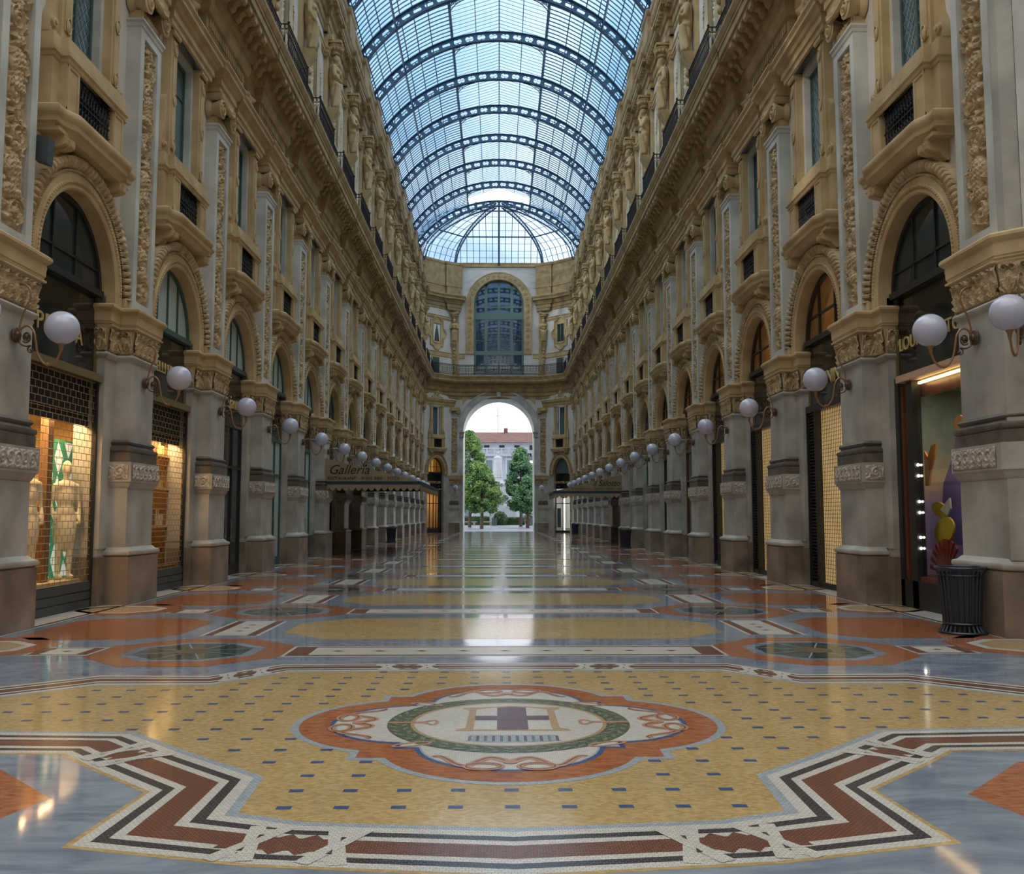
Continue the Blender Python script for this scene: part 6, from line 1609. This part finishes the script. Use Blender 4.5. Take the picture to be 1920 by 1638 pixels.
# ------------------------------------------------------------------ litter bins
def make_bin():
    t = thing('litter_bin', 'x', 'litter bin')
    m = MB(); m.lathe([(0.01, 0.02), (0.215, 0.02), (0.235, 0.25), (0.27, 0.80), (0.275, 0.86), (0.25, 0.86), (0.21, 0.1), (0.01, 0.1)], (0, 0, 0), 28); m.build('drum', [BINM], t, smooth=40)
    m = MB()
    for q in range(26):
        a = 2*pi*q/26; c_, s_ = cos(a), sin(a)
        m.tube([(r*c_, r*s_, z) for r, z in ((0.30, 0.0), (0.262, 0.06), (0.232, 0.12), (0.235, 0.2), (0.262, 0.6), (0.285, 0.82), (0.315, 0.895))], 0.015, 4)
    m.build('vertical_slats', [BINM], t)
    m = MB()
    for r, z, w in ((0.30, 0.02, 0.02), (0.245, 0.14, 0.018), (0.285, 0.80, 0.012), (0.318, 0.90, 0.018)):
        m.tube([(r*cos(a), r*sin(a), z) for a in np.linspace(0, 2*pi, 33)], w, 6, caps=False)
    m.build('hoops', [BINM], t, smooth=50)
    return t
for x, y, lab in ((6.42, 12.85, 'large dark slatted metal litter bin in front of the nearest right pier'), (-6.42, 55.6, 'dark litter bin by the piers beyond the left awning'),
                  (6.35, 46.4, 'dark litter bin by the piers before the right awning'), (6.35, 77.0, 'dark litter bin at the far end of the right wall')):
    place('bin', make_bin, (x, y, 0), 0, lab)

t = thing('wall_loudspeaker', 'small grey box loudspeaker beside the first arch of the left wall', 'loudspeaker', (-W + 0.30, 13.62, 6.9), 0)
m = MB(); m.prism([(-0.10, 0.06), (0.10, 0.0), (0.12, 0.40), (-0.08, 0.44)], -0.05, 0.13, 'y'); m.build('cabinet', [STEELG], t)
m = MB(); m.bar((-0.30, 0.04, 0.2), (-0.05, 0.04, 0.2), 0.02); m.build('bracket', [DARKF], t)

# ------------------------------------------------------------------ the square beyond the portal
mb = MB(); zs = [(93.0, -0.002), (100, 0.0), (128, 0.45), (135, 0.5), (420, 0.5)]
mb.grid(np.array([[(-160, y, z), (160, y, z)] for y, z in zs])); o = mb.build('ground', [PLAZA]); tag(o, kind='structure', label='pale paved square beyond the portal')
GZ_ = 0.45
def ground_z(y): return np.interp(y, [z[0] for z in zs], [z[1] for z in zs])
def tree(name, label, x, y, h, rx, m, seed, base=2.0, cone=0.6):
    rr = random.Random(seed); gz = float(ground_z(y))
    t = thing(name, label, 'tree', (x, y, gz), 0, 'trees in the square')
    tr = MB(); tr.tube([(0, 0, 0), (0.05, 0, base), (0, 0.05, h*0.6), (0, 0, h*0.9)], [0.22, 0.17, 0.10, 0.03], 8)
    for q in range(9):
        a = rr.uniform(0, 2*pi); z = base + rr.uniform(0.1, 0.5)*(h - base); tr.tube([(0, 0, z - 0.6), (rx*0.6*cos(a), rx*0.6*sin(a), z + 0.9)], [0.08, 0.02], 5)
    tr.build('trunk', [BARK], t)
    lf = MB(); cl = []
    for i in range(150):
        v = rr.random()**0.9; z = base + 0.3 + v*(h - base - 0.4); prof = (sin(pi*min(1, (v*0.93 + 0.07))**(0.62)))**0.8
        r = rx*prof*rr.uniform(0.55, 1.0); a = rr.uniform(0, 2*pi); cl.append((r*cos(a), r*sin(a), z, rx*rr.uniform(0.16, 0.30)))
    for (cx, cy, cz, cr) in cl:
        for _ in range(120):
            while True:
                p = Vector((rr.uniform(-1, 1), rr.uniform(-1, 1), rr.uniform(-1, 1)))
                if 0.2 < p.length < 1: break
            p = Vector((cx, cy, cz)) + Vector((p.x, p.y, p.z*0.75))*cr
            u = Vector((rr.uniform(-1, 1), rr.uniform(-1, 1), rr.uniform(-1, 1))).normalized(); w = u.orthogonal().normalized(); s_ = rr.uniform(0.10, 0.17)
            lf.add([p - u*s_, p + w*s_*0.5, p + u*s_, p - w*s_*0.5], [(0, 1, 2, 3)])
    lf.build('crown', [m], t)
tree('plane_tree', 'tall green tree left of the monument with a pointed crown', -3.5, 112, 11.6, 2.6, LEAF, 1, 1.9)
tree('plane_tree', 'low broad green tree in front of the left side of the monument', -1.95, 106, 7.3, 2.2, LEAF, 2, 1.7)
tree('plane_tree', 'green tree right of the monument with a tall crown', 2.75, 115, 9.9, 2.15, LEAFB, 3, 1.9)
tree('plane_tree', 'low blue green tree in front of the taller one right of the monument', 3.4, 109, 5.8, 1.7, LEAFB, 4, 1.5)
tree('plane_tree', 'green tree at the far left behind the portal pier', -8.4, 118, 9.5, 3.0, LEAF, 5, 2.0)
def hedge(label, x0, x1, y0, y1, h, seed, rnd_=False):
    rr = random.Random(seed); lf = MB(); gz = float(ground_z(y0))
    for _ in range(3800):
        x, y, z = rr.uniform(x0, x1), rr.uniform(y0, y1), rr.uniform(0, h)
        if rnd_:
            cx, cy = (x0+x1)/2, (y0+y1)/2; q = ((x-cx)/((x1-x0)/2))**2 + ((y-cy)/((y1-y0)/2))**2 + ((z - h*0.4)/(h*0.6))**2
            if q > 1: continue
        p = Vector((x, y, gz + z)); u = Vector((rr.uniform(-1, 1), rr.uniform(-1, 1), rr.uniform(-1, 1))).normalized(); w = u.orthogonal().normalized(); s_ = 0.10
        lf.add([p - u*s_, p + w*s_*0.6, p + u*s_, p - w*s_*0.6], [(0, 1, 2, 3)])
    if not rnd_: lf.box(x0 + 0.1, x1 - 0.1, y0 + 0.1, y1 - 0.1, gz, gz + h - 0.1)
    o = lf.build('hedge', [HEDGE]); tag(o, label, 'hedge')
hedge('long low clipped hedge left behind the stone benches', -6.2, -1.2, 121.5, 122.6, 1.15, 1)
hedge('low clipped hedge right of the round bush', 0.9, 3.4, 122.0, 123.0, 1.0, 2)
hedge('round clipped bush in front of the monument', -0.75, 1.15, 120.6, 122.4, 1.85, 3, True)
hedge('rounded hedge at the right behind the planter', 3.2, 6.2, 120.5, 122.5, 1.9, 4, True)
for i, x in enumerate((-3.9, -1.7)):
    t = thing('stone_bench', ('pale stone bench in the square, the left one of two', 'pale stone bench in the square, the right one of two')[i], 'bench', (x, 119.5, float(ground_z(119.5))))
    m = MB(); m.box(-1.3 if i == 0 else -0.7, 1.1 if i == 0 else 0.9, -0.25, 0.25, 0.42, 0.54); m.build('seat', [BENCH], t)
    for q in (-0.95, 0.75) if i == 0 else (-0.5, 0.7):
        m = MB(); m.box(q - 0.12, q + 0.12, -0.2, 0.2, 0, 0.42); m.build('leg', [BENCH], t)
for i, (x, lab) in enumerate(((-0.55, 'grey cylindrical planter at the right end of the benches'), (4.0, 'grey cylindrical planter by the right hedge'))):
    m = MB(); m.lathe([(0.01, 0), (0.30, 0), (0.34, 0.9), (0.38, 1.0), (0.30, 1.0), (0.28, 0.9), (0.01, 0.88)], (0, 0, 0), 18); o = m.build('planter', [STEELG], smooth=40); o.location = (x, 119.3, float(ground_z(119.3))); tag(o, lab, 'planter')
# monument: robed figure on a tall pedestal, smaller figures at its foot
def robed(seed=0):
    P = [('e', (0, 0, 3.95), (0.26, 0.24, 0.33)), ('e', (0, 0, 4.12), (0.33, 0.31, 0.14)), ('c', (0, 0, 3.5), (0, 0, 3.8), 0.16, 0.14), ('e', (0.12, 0, 3.72), (0.17, 0.16, 0.26)),
         ('e', (0, 0, 3.15), (0.42, 0.62, 0.48)), ('e', (0, 0, 2.5), (0.46, 0.62, 0.7)), ('e', (0, 0, 1.5), (0.50, 0.64, 1.3)), ('e', (0, 0, 0.6), (0.56, 0.68, 0.9))]
    for i in range(14):
        a = 2*pi*i/14; P.append(('c', (0.34*cos(a), 0.50*sin(a), 2.9), (0.55*cos(a), 0.70*sin(a), 0.08), 0.09, 0.11))
    for s in (-1, 1): P += [('c', (0, s*0.56, 3.3), (0.20, s*0.62, 2.7), 0.17, 0.15), ('c', (0.20, s*0.62, 2.7), (0.48, s*0.12, 2.75), 0.14, 0.11), ('e', (0.5, s*0.05, 2.76), (0.1, 0.12, 0.1))]
    return blob('robed', P, 0.055, STATW, 2)
ROBED = robed()
t = thing('monument', 'tall pale marble monument pedestal beneath the robed statue in the square', 'monument', (-0.1, 127.5, float(ground_z(127.5))))
m = MB()
for s_, z0, z1 in ((4.2, 0, 0.5), (3.7, 0.5, 1.1), (2.5, 1.1, 2.4)): m.rings([[(s_*cos(a), s_*sin(a), z) for a in np.linspace(pi/8, 2*pi + pi/8, 9)[:-1]] for z in (z0, z1)])
m.build('stepped_base', [STATW], t)
m = MB(); m.rings([[(r*cos(a), r*sin(a), z) for a in np.linspace(pi/4, 2*pi + pi/4, 5)[:-1]] for r, z in ((1.5, 2.4), (1.5, 2.7), (1.25, 2.8), (1.2, 5.2), (1.45, 5.35), (1.45, 5.6), (1.2, 5.7), (1.05, 6.0), (1.0, 6.3))]); m.build('shaft', [STATW], t)
m = MB(); m.box(-0.7, 0.7, -0.92, -0.86, 3.1, 4.9); m.build('relief_panel', [FRZ], t)
s = mobj('statue', ROBED); s.location = (-0.1, 127.5, float(ground_z(127.5)) + 6.3); s.rotation_euler = (0, 0, pi/2 + 0.35); s.scale = (0.86, 0.86, 0.86)
tag(s, 'pale marble statue of a robed bearded figure on top of the monument', 'statue')
for i, (x, y) in enumerate(((1.55, 125.4), (-1.9, 125.4))):
    m = MB(); m.box(x - 0.7, x + 0.7, y - 0.7, y + 0.7, float(ground_z(y)), float(ground_z(y)) + 2.2); o = m.build('statue_plinth', [STATW]); tag(o, 'pale plinth at the %s foot of the monument' % ('right', 'left')[i], 'plinth')
    s = mobj('statue', ROBED); s.location = (x, y, float(ground_z(y)) + 2.2); s.rotation_euler = (0, 0, -pi/2 - 0.4 + 0.8*i); s.scale = (0.52, 0.52, 0.55)
    tag(s, 'smaller marble figure on the plinth at the %s foot of the monument' % ('right', 'left')[i], 'statue')
# far palace
t = thing('palace', 'pale palace with cornices, balustrade and brown tiled roof behind the monument', 'building', (0, 172, -1.0))
m = MB(); m.box(-30, 5.4, 0, 14, 0, 14.2); m.build('wall', [FARW], t)
m = MB()
for z, o_, hh in ((9.3, 0.5, 0.45), (13.6, 0.7, 0.5), (5.0, 0.35, 0.3)): m.box(-30, 5.4 + o_, -o_, 0, z, z + hh); m.box(5.4, 5.4 + o_, -o_, 14, z, z + hh)
m.build('cornices', [FARW], t)
m = MB(); m.box(-29, 8.5, 4, 20, 14.0, 16.6); m.build('attic', [FARW], t)
m = MB(); m.prism([(3.4, 16.5), (12, 19.2), (20, 16.5)], -29.5, 9.0, 'x'); m.build('roof', [FARR], t)
m = MB()
for x in np.arange(-28, 5.6, 1.35):
    m.box(x, x + 0.35, -0.3, -0.05, 14.1, 15.1)
    for q in range(1, 5): m.lathe([(0.02, 0), (0.09, 0.1), (0.05, 0.5), (0.09, 0.8), (0.02, 0.9)], (x + 0.35 + q*0.2, -0.18, 14.15), 5)
m.box(-28, 5.6, -0.32, -0.02, 15.0, 15.2); m.build('balustrade', [FARW], t)
for z in (10.2, 5.9, 2.0):
    for x in np.arange(-26.0, 5.0, 3.9):
        m = MB(); m.box(x, x + 1.7, -0.14, 0, z, z + 2.9); m.box(x - 0.2, x + 1.9, -0.25, 0, z + 2.9, z + 3.1); f = m.build('window_frame', [STATW], t)
        m = MB(); m.box(x + 0.25, x + 1.45, -0.17, -0.1, z + 0.2, z + 2.7); m.build('pane', [BLUEWIN], f)
for x in np.arange(-26, 8.5, 2.9):
    m = MB(); m.box(x, x + 1.0, 3.9, 4.0, 15.1, 16.0); m.build('attic_window', [DARKROOM], t)
for x in np.arange(-28, 5.4, 1.95):
    m = MB(); m.box(x, x + 0.32, -0.12, 0, 9.8, 13.6); m.build('pilaster', [STATW], t)
for x in (-7.5, 1.0, 6.8):
    m = MB(); m.box(x, x + 0.8, 11.5, 12.5, 18.4, 20.0); m.build('chimney', [FARR], t)
m = MB(); m.tube([(-0.2, 12, 19.0), (-0.2, 12, 24)], 0.06, 5); m.tube([(-0.8, 12, 22.5), (0.4, 12, 22.5)], 0.04, 4); m.build('antenna', [STEELG], t)
# two people at the right of the monument
def person_mesh():
    P = [('c', (0, 0, 1.0), (0, 0, 1.38), 0.13, 0.16), ('e', (0, 0, 1.62), (0.085, 0.075, 0.115)), ('c', (0, 0, 1.4), (0, 0, 1.52), 0.06, 0.05)]
    for s in (-1, 1): P += [('c', (0, s*0.09, 0.95), (0.02, s*0.10, 0.5), 0.09, 0.06), ('c', (0.02, s*0.10, 0.5), (0, s*0.10, 0.06), 0.06, 0.045), ('e', (0.06, s*0.1, 0.04), (0.12, 0.05, 0.04)), ('c', (0, s*0.19, 1.38), (0, s*0.23, 1.08), 0.05, 0.04), ('c', (0, s*0.23, 1.08), (0.08, s*0.2, 0.85), 0.04, 0.03)]
    return blob('person', P, 0.03, PSH, 2)
PM = person_mesh()
for i, (x, lab) in enumerate(((3.05, 'person in violet clothes standing right of the monument'), (3.75, 'person in orange clothes standing right of the monument'))):
    me = PM if i == 0 else PM.copy(); 
    if i: me.materials[0] = OSH
    o = mobj('person', me); o.location = (x, 123.6, float(ground_z(123.6))); o.rotation_euler = (0, 0, -pi/2); tag(o, lab, 'person')

# remaining default labels of window things get their names only once
print('objects', len(bpy.data.objects))
